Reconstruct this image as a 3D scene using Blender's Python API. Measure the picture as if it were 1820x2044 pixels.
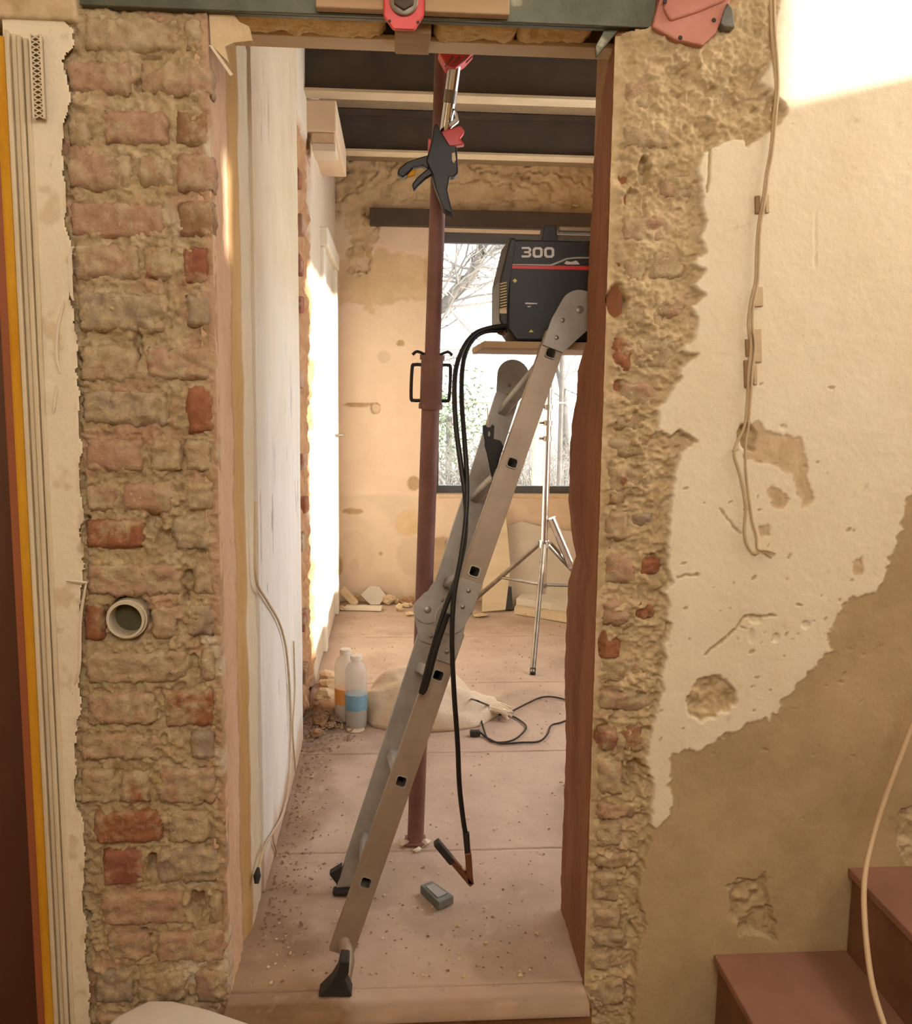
import bpy, bmesh, math, random
import numpy as np
from mathutils import Vector, Matrix
from mathutils.geometry import tessellate_polygon

# ------------------------------------------------------------------ scene, camera, light
for o in list(bpy.data.objects):
    bpy.data.objects.remove(o)
scene = bpy.context.scene
col = scene.collection
random.seed(7)
rng = np.random.default_rng(11)

W, H, F = 1820, 2044, 1800.0          # photograph size and focal length in pixels
EYE = np.array([0.0, 0.0, 1.5])
YAW, PITCH, ROLL = math.radians(4.0), math.radians(7.5), 0.012
FW = np.array([math.sin(YAW) * math.cos(PITCH), math.cos(YAW) * math.cos(PITCH), -math.sin(PITCH)])
R0 = np.array([math.cos(YAW), -math.sin(YAW), 0.0])
U0 = np.cross(R0, FW)
RT = R0 * math.cos(ROLL) + U0 * math.sin(ROLL)
UP = U0 * math.cos(ROLL) - R0 * math.sin(ROLL)

cam_data = bpy.data.cameras.new('camera')
cam_data.sensor_fit = 'HORIZONTAL'
cam_data.sensor_width = 36.0
cam_data.lens = F * 36.0 / W
cam_data.clip_start = 0.05
cam = bpy.data.objects.new('camera', cam_data)
col.objects.link(cam)
m = Matrix.Identity(4)
for i in range(3):
    m[i][0], m[i][1], m[i][2], m[i][3] = RT[i], UP[i], -FW[i], EYE[i]
cam.matrix_world = m
scene.camera = cam

scene.view_settings.view_transform = 'Standard'
scene.view_settings.look = 'None'
scene.view_settings.gamma = 1.0
scene.view_settings.use_curve_mapping = False
scene.view_settings.exposure = 0.35
try:
    scene.cycles.use_denoising = True
    scene.cycles.max_bounces = 5
    scene.cycles.use_adaptive_sampling = True
    scene.cycles.adaptive_threshold = 0.08
    scene.cycles.adaptive_min_samples = 12
    scene.cycles.transparent_max_bounces = 6
    scene.cycles.glossy_bounces = 3
    scene.cycles.transmission_bounces = 4
    scene.cycles.diffuse_bounces = 4
    scene.cycles.sample_clamp_indirect = 12.0
except Exception:
    pass

world = bpy.data.worlds.new('sky')
scene.world = world
world.use_nodes = True
bg = world.node_tree.nodes['Background']
bg.inputs['Color'].default_value = (0.93, 0.96, 1.0, 1)
bg.inputs['Strength'].default_value = 3.2

SUN_DIR = Vector((-0.80, 0.55, -0.20)).normalized()
sd = bpy.data.lights.new('sun', 'SUN')
sd.energy = 9.0
sd.angle = math.radians(1.2)
sd.color = (1.0, 0.92, 0.80)
sun = bpy.data.objects.new('sun', sd)
sun.rotation_euler = SUN_DIR.to_track_quat('-Z', 'Y').to_euler()
sun.location = (6, -4, 5)
col.objects.link(sun)

def area(name, loc, direction, sx, sy, power, color, portal=False):
    d = bpy.data.lights.new(name, 'AREA')
    d.shape = 'RECTANGLE'
    d.size, d.size_y = sx, sy
    d.energy = power
    d.color = color
    if portal:
        d.cycles.is_portal = True
    o = bpy.data.objects.new(name, d)
    o.location = loc
    o.rotation_euler = Vector(direction).to_track_quat('-Z', 'Y').to_euler()
    col.objects.link(o)
    return o

# hall: added warm fill lamp at an invented high opening behind the photographer
area('hall_fill_light', (0.25, -1.08, 2.72), (0.05, 1.0, -0.25), 1.5, 0.8, 25.0, (1.0, 0.87, 0.70))
# ... and daylight from the stair window high on the right
area('stair_window_light', (2.37, 1.40, 2.86), (-1.0, -0.10, -0.55), 1.0, 0.62, 17.0, (1.0, 0.88, 0.71))
# far room: the window in the far wall and the one in the right wall let the sky in
area('far_window_portal', (0.92, 6.60, 1.70), (0, -1, 0), 1.30, 1.80, 1.0, (1, 1, 1), True)
area('side_window_portal', (1.98, 3.55, 1.75), (-1, 0, 0), 2.30, 2.00, 1.0, (1, 1, 1), True)

# ------------------------------------------------------------------ pixel <-> world helpers
def ray(px, py):
    return FW + (px - 910) / F * RT + (1022 - py) / F * UP
def onY(px, py, Y):
    d = ray(px, py); return EYE + d * (Y / d[1])
def onX(px, py, X):
    d = ray(px, py); return EYE + d * (X / d[0])
def onZ(px, py, Z=0.0):
    d = ray(px, py); return EYE + d * ((Z - 1.5) / d[2])
def project(P):
    d = P - EYE
    w = d @ FW
    return 910 + F * (d @ RT) / w, 1022 - F * (d @ UP) / w

# ------------------------------------------------------------------ noise
_T = rng.random((256, 256))
def vnoise(x, y, seed=0):
    x = x + seed * 37.17; y = y + seed * 91.73
    xi = np.floor(x).astype(int); yi = np.floor(y).astype(int)
    fx = x - xi; fy = y - yi
    fx = fx * fx * (3 - 2 * fx); fy = fy * fy * (3 - 2 * fy)
    a = _T[xi & 255, yi & 255]; b = _T[(xi + 1) & 255, yi & 255]
    c = _T[xi & 255, (yi + 1) & 255]; d = _T[(xi + 1) & 255, (yi + 1) & 255]
    return (a * (1 - fx) + b * fx) * (1 - fy) + (c * (1 - fx) + d * fx) * fy
def fbm(x, y, octaves=4, seed=0, gain=0.5):
    s = 0.0; a = 1.0; t = 0.0
    for k in range(octaves):
        s = s + a * vnoise(x * 2 ** k, y * 2 ** k, seed + k * 3)
        t += a; a *= gain
    return s / t * 2 - 1
def inpoly(px, py, poly):
    r = np.zeros(px.shape, bool)
    n = len(poly)
    for i in range(n):
        x1, y1 = poly[i]; x2, y2 = poly[(i + 1) % n]
        if y1 == y2:
            continue
        c = ((y1 > py) != (y2 > py)) & (px < (x2 - x1) * (py - y1) / (y2 - y1) + x1)
        r ^= c
    return r
def blur(a, n=1):
    for _ in range(n):
        p = np.pad(a, 1, mode='edge')
        a = (p[1:-1, 1:-1] * 2 + p[:-2, 1:-1] + p[2:, 1:-1] + p[1:-1, :-2] + p[1:-1, 2:]) / 6
    return a
def sstep(a, b, x):
    t = np.clip((x - a) / (b - a), 0, 1); return t * t * (3 - 2 * t)

# ------------------------------------------------------------------ materials
def s2l(c):
    return tuple((v / 255 / 12.92) if v / 255 <= 0.04045 else ((v / 255 + 0.055) / 1.055) ** 2.4 for v in c)
def rgba(c):
    return (*s2l(c), 1.0)
class NT:
    def __init__(self, name):
        self.m = bpy.data.materials.new(name)
        self.m.use_nodes = True
        self.t = self.m.node_tree
        self.b = self.t.nodes['Principled BSDF']
        self.co = self.t.nodes.new('ShaderNodeTexCoord')
    def n(self, kind, **kw):
        x = self.t.nodes.new(kind)
        for k, v in kw.items():
            setattr(x, k, v)
        return x
    def l(self, a, b):
        self.t.links.new(a, b)
    def noise(self, scale, detail=4, rough=0.6, stretch=None, seed=0.0):
        mp = self.n('ShaderNodeMapping')
        mp.inputs['Location'].default_value = (seed, seed * 1.7, seed * 0.6)
        if stretch:
            mp.inputs['Scale'].default_value = stretch
        self.l(self.co.outputs['Object'], mp.inputs['Vector'])
        x = self.n('ShaderNodeTexNoise')
        x.inputs['Scale'].default_value = scale
        x.inputs['Detail'].default_value = detail
        x.inputs['Roughness'].default_value = rough
        self.l(mp.outputs[0], x.inputs['Vector'])
        return x.outputs['Fac']
    def ramp(self, fac, stops):
        r = self.n('ShaderNodeValToRGB')
        e = r.color_ramp.elements
        while len(e) < len(stops):
            e.new(0.5)
        for el, (p, c) in zip(e, stops):
            el.position = p; el.color = rgba(c)
        self.l(fac, r.inputs[0])
        return r.outputs[0]
    def gray(self, fac, lo, hi):
        r = self.n('ShaderNodeMapRange')
        r.inputs['From Min'].default_value = lo
        r.inputs['From Max'].default_value = hi
        self.l(fac, r.inputs['Value'])
        return r.outputs[0]
    def mix(self, fac, a, b, mode='MIX'):
        x = self.n('ShaderNodeMix', data_type='RGBA', blend_type=mode)
        if isinstance(fac, float): x.inputs[0].default_value = fac
        else: self.l(fac, x.inputs[0])
        for k, v in ((6, a), (7, b)):
            if isinstance(v, tuple): x.inputs[k].default_value = v
            else: self.l(v, x.inputs[k])
        return x.outputs[2]
    def bump(self, fac, strength, dist=0.01):
        x = self.n('ShaderNodeBump')
        x.inputs['Strength'].default_value = strength
        x.inputs['Distance'].default_value = dist
        self.l(fac, x.inputs['Height'])
        self.l(x.outputs[0], self.b.inputs['Normal'])
    def base(self, c):
        if isinstance(c, tuple): self.b.inputs['Base Color'].default_value = c
        else: self.l(c, self.b.inputs['Base Color'])
    def set(self, **kw):
        for k, v in kw.items():
            self.b.inputs[k.replace('_', ' ')].default_value = v

def simple(name, c1, c2=None, scale=20, rough=0.6, bump=0.0, bscale=80, metal=0.0, stretch=None, bdist=0.004, c3=None):
    t = NT(name)
    t.set(Roughness=rough, Metallic=metal)
    if c2 is None:
        t.base(rgba(c1))
    else:
        st = [(0.32, c1), (0.66, c2)]
        if c3: st.append((0.74, c3))
        t.base(t.ramp(t.noise(scale, stretch=stretch), st))
    if bump:
        t.bump(t.noise(bscale, stretch=stretch), bump, bdist)
    return t.m

def layered(name, layers, rough=0.92, bump=0.6, bscale=90, bdist=0.004, stains=None):
    """layers: base, then R, G, B, of the vertex attribute 'layer'; each (c1, c2, scale)"""
    t = NT(name)
    t.set(Roughness=rough)
    at = t.n('ShaderNodeAttribute', attribute_name='layer')
    sp = t.n('ShaderNodeSeparateColor')
    t.l(at.outputs['Color'], sp.inputs[0])
    out = None
    for k, L in enumerate(layers):
        c = t.ramp(t.noise(L[2], detail=4, seed=k * 3.1, stretch=L[3] if len(L) > 3 else None), [(0.3, L[0]), (0.7, L[1])])
        out = c if out is None else t.mix(sp.outputs[k - 1], out, c)
    if stains:
        for (c, sc, lo, hi, amt) in stains:
            f = t.gray(t.noise(sc, detail=4, rough=0.65, seed=sc), lo, hi)
            mm = t.n('ShaderNodeMath', operation='MULTIPLY'); mm.inputs[1].default_value = amt
            t.l(f, mm.inputs[0])
            out = t.mix(mm.outputs[0], out, rgba(c))
    t.base(out)
    t.bump(t.noise(bscale, detail=4, rough=0.7), bump, bdist)
    return t.m

M = {}
# bricks: the object's colour is the brick's own colour, its alpha how much mortar sticks to the face
t = NT('brick_face')
t.set(Roughness=0.95)
oi = t.n('ShaderNodeObjectInfo')
n1 = t.noise(26, detail=4)
c1 = t.mix(t.gray(n1, 0.3, 0.7), oi.outputs['Color'], rgba((206, 170, 128)), 'MULTIPLY')
c1 = t.mix(0.45, c1, oi.outputs['Color'])
n2 = t.noise(16, detail=4, rough=0.7, seed=4.0)
add = t.n('ShaderNodeMath', operation='ADD')
t.l(n2, add.inputs[0]); t.l(oi.outputs['Alpha'], add.inputs[1])
sm = t.gray(add.outputs[0], 0.92, 1.12)
mo = t.ramp(t.noise(34, detail=4, seed=9.0), [(0.3, (172, 148, 112)), (0.7, (208, 188, 154))])
t.base(t.mix(sm, c1, mo))
t.bump(t.noise(110, detail=4, rough=0.75), 0.9, 0.006)
M['brick'] = t.m
M['mortar'] = layered('old_mortar', [((170, 146, 108), (208, 188, 152), 18), ((182, 144, 116), (196, 160, 132), 20), ((208, 194, 170), (222, 208, 184), 14), ((200, 180, 140), (184, 160, 118), 16)],
                      bump=1.0, bscale=85, bdist=.006, stains=[((126, 98, 68), 9, 0.60, 0.78, 0.5), ((120, 92, 62), 130, 0.62, 0.72, 0.45)])
M['hall_wall'] = layered('hall_plaster', [((172, 148, 110), (212, 192, 154), 22), ((228, 214, 186), (236, 224, 200), 6), ((170, 148, 112), (192, 170, 132), 5), ((192, 168, 134), (212, 190, 156), 18)],
                         bump=0.4, bscale=60, stains=[((140, 110, 78), 13, 0.64, 0.80, 0.5), ((120, 94, 66), 110, 0.66, 0.74, 0.35)])
M['reveal'] = layered('sawn_reveal', [((132, 84, 56), (164, 112, 78), 9, (1, 1, 0.25)), ((204, 166, 134), (222, 190, 160), 8, (1, 1, 0.3)), ((190, 150, 92), (206, 168, 112), 9, (1, 1, 0.2)), ((216, 200, 168), (226, 212, 184), 6)],
                      bump=0.5, bscale=50)
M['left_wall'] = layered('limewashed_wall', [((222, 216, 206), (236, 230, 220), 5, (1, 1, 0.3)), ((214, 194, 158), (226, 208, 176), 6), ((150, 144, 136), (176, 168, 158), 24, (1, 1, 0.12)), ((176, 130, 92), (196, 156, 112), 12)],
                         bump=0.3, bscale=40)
M['back_wall'] = layered('far_plaster', [((226, 200, 172), (234, 210, 184), 4), ((206, 178, 136), (222, 196, 156), 9), ((210, 188, 160), (218, 196, 168), 6), ((170, 142, 106), (196, 166, 126), 12)],
                         bump=0.4, bscale=30, bdist=0.008)
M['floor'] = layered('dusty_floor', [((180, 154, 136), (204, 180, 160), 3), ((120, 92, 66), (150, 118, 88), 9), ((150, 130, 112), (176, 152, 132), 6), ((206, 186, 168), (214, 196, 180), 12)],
                     bump=0.25, bscale=60, stains=[((128, 98, 78), 20, 0.64, 0.74, 0.6), ((104, 78, 60), 60, 0.70, 0.76, 0.6)])
M['hall_floor'] = simple('earth_floor', (112, 74, 40), (140, 98, 60), 12, 0.95, 0.8, 60)
M['plain_hall'] = simple('hall_side_plaster', (214, 194, 158), (224, 206, 172), 4, 0.95)
M['plain_far'] = simple('far_side_plaster', (222, 196, 164), (230, 206, 176), 4, 0.95)
M['ceiling'] = simple('ceiling_boards', (150, 132, 104), (168, 148, 118), 6, 0.9, 0.3, 30)
M['core'] = simple('wall_core', (150, 116, 84), (170, 136, 100), 10, 0.95)
M['beam_dark'] = simple('beam_primer', (74, 62, 52), (86, 72, 60), 6, 0.75)
M['beam_flange'] = simple('beam_lit_flange', (190, 172, 140), (206, 188, 156), 6, 0.85)  # pale colour stands in for light bounced up from the floor
M['lintel'] = simple('green_grey_steel', (76, 80, 66), (98, 98, 82), 12, 0.45, 0.15, 40, 0.4, c3=(150, 150, 128))
M['yellow_stone'] = simple('yellow_infill', (214, 182, 116), (234, 208, 148), 20, 0.95, 1.0, 60, bdist=0.01, c3=(150, 110, 60))
M['wood'] = simple('raw_board', (166, 138, 104), (188, 160, 124), 10, 0.8, 0.3, 40, stretch=(0.15, 1, 1))
M['wood_pale'] = simple('pale_wood', (208, 188, 154), (220, 202, 168), 10, 0.8, 0.3, 40, stretch=(0.15, 1, 1))
M['red_paint'] = simple('red_enamel', (206, 52, 52), (222, 72, 70), 14, 0.4, 0.1)
M['pink_paint'] = simple('faded_red_primer', (170, 104, 88), (196, 134, 116), 7, 0.5, 0.15, 30)
M['prop'] = simple('prop_oxide_red', (118, 80, 70), (136, 94, 82), 9, 0.65, 0.15, 60, 0.0, c3=(104, 68, 58))
M['chrome'] = simple('chrome', (220, 220, 222), None, rough=0.14, metal=1.0)
M['steel'] = simple('bare_steel', (150, 142, 130), (128, 120, 108), 20, 0.4, metal=0.75)
M['alu'] = simple('brushed_aluminium', (168, 152, 134), (152, 136, 118), 8, 0.5, 0.08, 200, 0.6)
M['alu_dull'] = simple('dull_aluminium', (170, 166, 158), (150, 146, 138), 12, 0.55, 0.08, 90, 0.55)
M['rubber'] = simple('black_rubber', (34, 31, 29), (44, 40, 37), 30, 0.6, 0.1)
M['cable_black'] = simple('black_cable', (26, 25, 24), None, rough=0.45)
M['plastic_black'] = simple('black_plastic', (20, 18, 17), (26, 23, 22), 40, 0.5)
M['grille'] = simple('tan_grille', (206, 186, 146), None, rough=0.6)
M['white_print'] = simple('pale_print', (206, 202, 200), None, rough=0.5)
M['red_print'] = simple('red_print', (204, 44, 36), None, rough=0.45)
M['yellow_print'] = simple('yellow_print', (206, 196, 96), None, rough=0.5)
M['copper'] = simple('copper_clamp', (150, 104, 78), (122, 82, 60), 18, 0.45, metal=0.7)
M['terracotta'] = simple('terracotta_step', (134, 96, 80), (152, 112, 94), 5, 0.55, 0.15, 40)
M['riser'] = simple('brown_riser', (114, 78, 58), (134, 94, 72), 6, 0.7, 0.2, 40)
M['door_brown'] = simple('brown_door', (80, 46, 28), (94, 56, 36), 6, 0.55, 0.1, 40, stretch=(1, 1, 0.1))
M['door_strip'] = simple('reddish_wood', (150, 84, 52), (168, 98, 62), 10, 0.6, stretch=(1, 1, 0.1))
M['yellow_foam'] = simple('yellow_foam', (206, 146, 20), (222, 166, 40), 14, 0.8, 0.5, 40, stretch=(1, 1, 0.3))
M['white_trim'] = simple('weathered_white_paint', (206, 190, 160), (220, 206, 178), 20, 0.8, 0.5, 50, stretch=(1, 1, 0.12))
M['flake'] = simple('paint_flake', (224, 210, 186), None, rough=0.85)
M['bead'] = simple('galvanised_bead', (222, 210, 186), None, rough=0.5, metal=0.2)
M['pvc'] = simple('white_pvc', (214, 204, 182), (200, 188, 164), 20, 0.5)
M['pipe_inside'] = simple('pipe_inside', (86, 80, 54), None, rough=0.8)
M['white_wire'] = simple('white_wire', (206, 186, 152), (190, 168, 134), 20, 0.6)
M['brown_clip'] = simple('brown_clip', (146, 118, 86), None, rough=0.7)
M['cream_cable'] = simple('cream_cable', (204, 180, 146), None, rough=0.5)
M['white_sheet'] = simple('white_sheet', (212, 202, 188), (224, 214, 200), 6, 0.7, 0.3, 20)
M['plasterboard'] = simple('grey_plasterboard', (206, 196, 180), (216, 206, 190), 5, 0.9)
M['rubble'] = simple('rubble', (206, 180, 140), (222, 200, 164), 16, 0.95, 0.6, 60)
M['rubble_dark'] = simple('brown_rubble', (156, 120, 84), (184, 148, 108), 16, 0.95, 0.7, 60)
M['grit'] = simple('brown_grit', (132, 104, 82), (156, 128, 104), 16, 0.95)
M['plaster_bits'] = simple('white_plaster_bits', (226, 212, 190), None, rough=0.95)
M['grey_block'] = simple('grey_tool', (96, 98, 92), (120, 122, 114), 30, 0.6, 0.2)
M['window_frame'] = simple('dark_window_frame', (84, 84, 86), (94, 94, 96), 10, 0.5)
M['door_white'] = simple('white_door_paint', (236, 226, 206), (242, 234, 216), 8, 0.5)
M['bark'] = simple('grey_bark', (92, 88, 82), (112, 106, 98), 10, 0.9)
M['twig'] = simple('pale_twigs', (124, 119, 112), (146, 140, 130), 3, 0.9)
M['evergreen'] = simple('pale_evergreen', (78, 96, 62), (104, 120, 84), 9, 0.9)
M['ground'] = simple('pale_ground', (190, 186, 178), (206, 202, 194), 1.2, 0.95)
M['yellow_post'] = simple('yellow_post', (216, 192, 130), None, rough=0.7)
t = NT('window_glass')
t.set(Roughness=0.0, IOR=1.45); t.b.inputs['Transmission Weight'].default_value = 1.0
tr = t.n('ShaderNodeBsdfTransparent'); gl = t.n('ShaderNodeBsdfGlossy'); gl.inputs['Roughness'].default_value = 0.02
fr = t.n('ShaderNodeFresnel'); fr.inputs[0].default_value = 1.35
mx = t.n('ShaderNodeMixShader')
t.l(fr.outputs[0], mx.inputs[0]); t.l(tr.outputs[0], mx.inputs[1]); t.l(gl.outputs[0], mx.inputs[2])
t.l(mx.outputs[0], t.t.nodes['Material Output'].inputs['Surface'])
M['glass'] = t.m
def film(name, c, alpha, rough=0.25):
    t = NT(name); t.base(rgba(c)); t.set(Roughness=rough, Alpha=alpha)
    t.bump(t.noise(40), 0.2, 0.004)
    return t.m
M['bottle_clear'] = film('clear_plastic', (226, 222, 210), 0.42, 0.2)
M['bottle_label_blue'] = simple('blue_label', (104, 150, 176), (130, 170, 190), 30, 0.4)
M['bottle_label_orange'] = simple('orange_label', (226, 146, 70), (232, 170, 96), 30, 0.4)
M['bottle_grey'] = simple('grey_liquid', (120, 120, 112), None, rough=0.4)
M['bottle_cream'] = film('cloudy_plastic', (226, 208, 176), 0.75, 0.35)
M['cap'] = simple('white_cap', (226, 216, 198), None, rough=0.4)
M['sack'] = simple('white_sack', (214, 192, 162), (224, 206, 180), 7, 0.6, 0.6, 26, bdist=0.01)

# ------------------------------------------------------------------ object helpers
def empty(name, loc, kind=None):
    o = bpy.data.objects.new(name, None)
    o.empty_display_size = 0.05
    o.location = loc
    col.objects.link(o)
    if kind: o['kind'] = kind
    return o
def thing(name, label, cat, loc, group=None):
    o = empty(name, tuple(float(v) for v in loc))
    o['label'] = label; o['category'] = cat
    if group: o['group'] = group
    return o
def tag(o, label, cat, group=None, kind=None):
    o['label'] = label; o['category'] = cat
    if group: o['group'] = group
    if kind: o['kind'] = kind
    return o
def origin_of(p):
    v = Vector((0, 0, 0))
    while p is not None:
        v += p.location; p = p.parent
    return v
def link_mesh(name, me, mat, parent=None, loc=None, smooth=False):
    o = bpy.data.objects.new(name, me)
    if mat is not None: me.materials.append(M[mat] if isinstance(mat, str) else mat)
    if smooth:
        me.polygons.foreach_set('use_smooth', np.ones(len(me.polygons), bool))
    col.objects.link(o)
    if parent is not None: o.parent = parent
    if loc is not None: o.location = loc
    return o

class MB:
    """collects world-space geometry for one mesh"""
    def __init__(self): self.v = []; self.f = []
    def add(self, vs, fs):
        k = len(self.v)
        self.v += [tuple(float(c) for c in p) for p in vs]
        self.f += [tuple(i + k for i in f) for f in fs]
        return self
    def box(self, a, b):
        (x0, y0, z0), (x1, y1, z1) = a, b
        return self.add([(x0, y0, z0), (x1, y0, z0), (x1, y1, z0), (x0, y1, z0), (x0, y0, z1), (x1, y0, z1), (x1, y1, z1), (x0, y1, z1)],
                        [(3, 2, 1, 0), (4, 5, 6, 7), (0, 1, 5, 4), (1, 2, 6, 5), (2, 3, 7, 6), (3, 0, 4, 7)])
    def obox(self, c, ax, ay, az, sx, sy, sz):
        c, ax, ay, az = (np.array(v, float) for v in (c, ax, ay, az))
        ax, ay, az = (v / np.linalg.norm(v) for v in (ax, ay, az))
        vs = []
        for dz in (-1, 1):
            for dx, dy in ((-1, -1), (1, -1), (1, 1), (-1, 1)):
                vs.append(c + ax * sx / 2 * dx + ay * sy / 2 * dy + az * sz / 2 * dz)
        fs = [(3, 2, 1, 0), (4, 5, 6, 7), (0, 1, 5, 4), (1, 2, 6, 5), (2, 3, 7, 6), (3, 0, 4, 7)]
        if np.dot(np.cross(ax, ay), az) < 0: fs = [tuple(reversed(f)) for f in fs]
        return self.add(vs, fs)
    def tube(self, pts, r, n=8, caps=True):
        pts = [np.array(p, float) for p in pts]
        rs = r if hasattr(r, '__len__') else [r] * len(pts)
        t0 = pts[1] - pts[0]
        ref = np.array([0, 0, 1.0]) if abs(t0[2]) < 0.8 * np.linalg.norm(t0) else np.array([0, 1.0, 0])
        vs = []; fs = []
        for i, p in enumerate(pts):
            t = pts[min(i + 1, len(pts) - 1)] - pts[max(i - 1, 0)]
            t = t / (np.linalg.norm(t) + 1e-9)
            a = np.cross(t, ref); a /= np.linalg.norm(a) + 1e-9
            b = np.cross(t, a); ref = -np.cross(t, a) if False else np.cross(a, t)
            for k in range(n):
                w = 2 * math.pi * k / n
                vs.append(p + rs[i] * (a * math.cos(w) + b * math.sin(w)))
        for i in range(len(pts) - 1):
            for k in range(n):
                k2 = (k + 1) % n
                fs.append((i * n + k, i * n + k2, (i + 1) * n + k2, (i + 1) * n + k))
        if caps:
            fs.append(tuple(range(n - 1, -1, -1)))
            fs.append(tuple((len(pts) - 1) * n + k for k in range(n)))
        return self.add(vs, fs)
    def pipe(self, a, b, ro, ri, n=20):
        a, b = np.array(a, float), np.array(b, float)
        t = (b - a) / np.linalg.norm(b - a)
        ref = np.array([0, 0, 1.0]) if abs(t[2]) < 0.8 else np.array([1.0, 0, 0])
        u = np.cross(t, ref); u /= np.linalg.norm(u); w = np.cross(t, u)
        vs = []
        for p, r in ((a, ro), (b, ro), (b, ri), (a, ri)):
            for k in range(n):
                q = 2 * math.pi * k / n
                vs.append(p + r * (u * math.cos(q) + w * math.sin(q)))
        fs = []
        for s in range(4):
            for k in range(n):
                k2 = (k + 1) % n; s2 = (s + 1) % 4
                fs.append((s * n + k, s * n + k2, s2 * n + k2, s2 * n + k))
        return self.add(vs, fs)
    def lathe(self, base, prof, n=20, axis=(0, 0, 1), squash=1.0):
        ax = np.array(axis, float); ax /= np.linalg.norm(ax)
        ref = np.array([1.0, 0, 0]) if abs(ax[0]) < 0.8 else np.array([0, 1.0, 0])
        u = np.cross(ax, ref); u /= np.linalg.norm(u); w = np.cross(ax, u)
        base = np.array(base, float); vs = []; fs = []
        for r, z in prof:
            for k in range(n):
                q = 2 * math.pi * k / n
                vs.append(base + ax * z + r * (u * math.cos(q) + squash * w * math.sin(q)))
        for i in range(len(prof) - 1):
            for k in range(n):
                k2 = (k + 1) % n
                fs.append((i * n + k, i * n + k2, (i + 1) * n + k2, (i + 1) * n + k))
        fs.append(tuple(range(n - 1, -1, -1)))
        fs.append(tuple((len(prof) - 1) * n + k for k in range(n)))
        return self.add(vs, fs)
    def prism(self, O, A, B, N, polys, h):
        """polys: outer outline then holes, in (a,b); extruded from O along N by h"""
        O, A, B, N = (np.array(v, float) for v in (O, A, B, N))
        def area2(p): return sum(p[i][0] * p[(i + 1) % len(p)][1] - p[(i + 1) % len(p)][0] * p[i][1] for i in range(len(p)))
        ps = []
        for i, p in enumerate(polys):
            p = list(p)
            if (area2(p) > 0) != (i == 0): p.reverse()
            ps.append(p)
        tri = tessellate_polygon([[Vector((x, y, 0)) for x, y in p] for p in ps])
        flat = [q for p in ps for q in p]; n = len(flat)
        flip = np.dot(np.cross(A, B), N) < 0
        vs = [O + A * x + B * y for x, y in flat] + [O + A * x + B * y + N * h for x, y in flat]
        fs = []
        for a, b, c in tri:
            (x1, y1), (x2, y2), (x3, y3) = flat[a], flat[b], flat[c]
            if (x2 - x1) * (y3 - y1) - (x3 - x1) * (y2 - y1) < 0: b, c = c, b
            fs.append((a + n, b + n, c + n)); fs.append((c, b, a))
        k = 0
        for p in ps:
            for i in range(len(p)):
                j = (i + 1) % len(p)
                fs.append((k + i, k + j, k + j + n, k + i + n))
            k += len(p)
        if flip: fs = [tuple(reversed(f)) for f in fs]
        return self.add(vs, fs)
    def rock(self, c, r, seed, squash=(1, 1, 1), sub=2, amp=0.35):
        bm = bmesh.new(); bmesh.ops.create_icosphere(bm, subdivisions=sub, radius=1.0)
        rr = random.Random(seed); ph = [rr.uniform(0, 6.28) for _ in range(9)]
        vs = []
        for v in bm.verts:
            x, y, z = v.co
            d = 1 + amp * (math.sin(3.1 * x + ph[0]) * math.sin(2.7 * y + ph[1]) + 0.6 * math.sin(5 * z + ph[2] + 3 * x) + 0.35 * math.sin(9 * y + ph[3] + 7 * z))
            vs.append((c[0] + x * d * r * squash[0], c[1] + y * d * r * squash[1], c[2] + z * d * r * squash[2]))
        fs = [tuple(v.index for v in f.verts) for f in bm.faces]; bm.free()
        return self.add(vs, fs)
    def build(self, name, mat, parent=None, smooth=False, bevel=0.0, base=None, seg=2):
        off = origin_of(parent) if parent is not None else Vector((0, 0, 0))
        loc = None
        vs = np.array(self.v)
        if parent is None:
            b = (vs.min(0) + vs.max(0)) / 2; b[2] = vs[:, 2].min()
            if base is not None: b = np.array(base, float)
            loc = tuple(float(x) for x in b); off = Vector(loc)
        vs = vs - np.array(off)
        me = bpy.data.meshes.new(name)
        me.from_pydata(vs.tolist(), [], self.f); me.update()
        o = link_mesh(name, me, mat, parent, loc, smooth)
        if bevel:
            md = o.modifiers.new('bevel', 'BEVEL'); md.width = bevel; md.segments = seg; md.limit_method = 'ANGLE'
        if smooth:
            md = o.modifiers.new('edges', 'EDGE_SPLIT') ; md.split_angle = math.radians(40)
        return o

def spline(pts, n=6):
    p = [np.array(q, float) for q in pts]
    p = [2 * p[0] - p[1]] + p + [2 * p[-1] - p[-2]]
    out = []
    for i in range(1, len(p) - 2):
        for k in range(n):
            t = k / n
            out.append(0.5 * (2 * p[i] + (p[i + 1] - p[i - 1]) * t + (2 * p[i - 1] - 5 * p[i] + 4 * p[i + 1] - p[i + 2]) * t * t + (-p[i - 1] + 3 * p[i] - 3 * p[i + 1] + p[i + 2]) * t ** 3))
    out.append(p[-2]); return out

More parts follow.
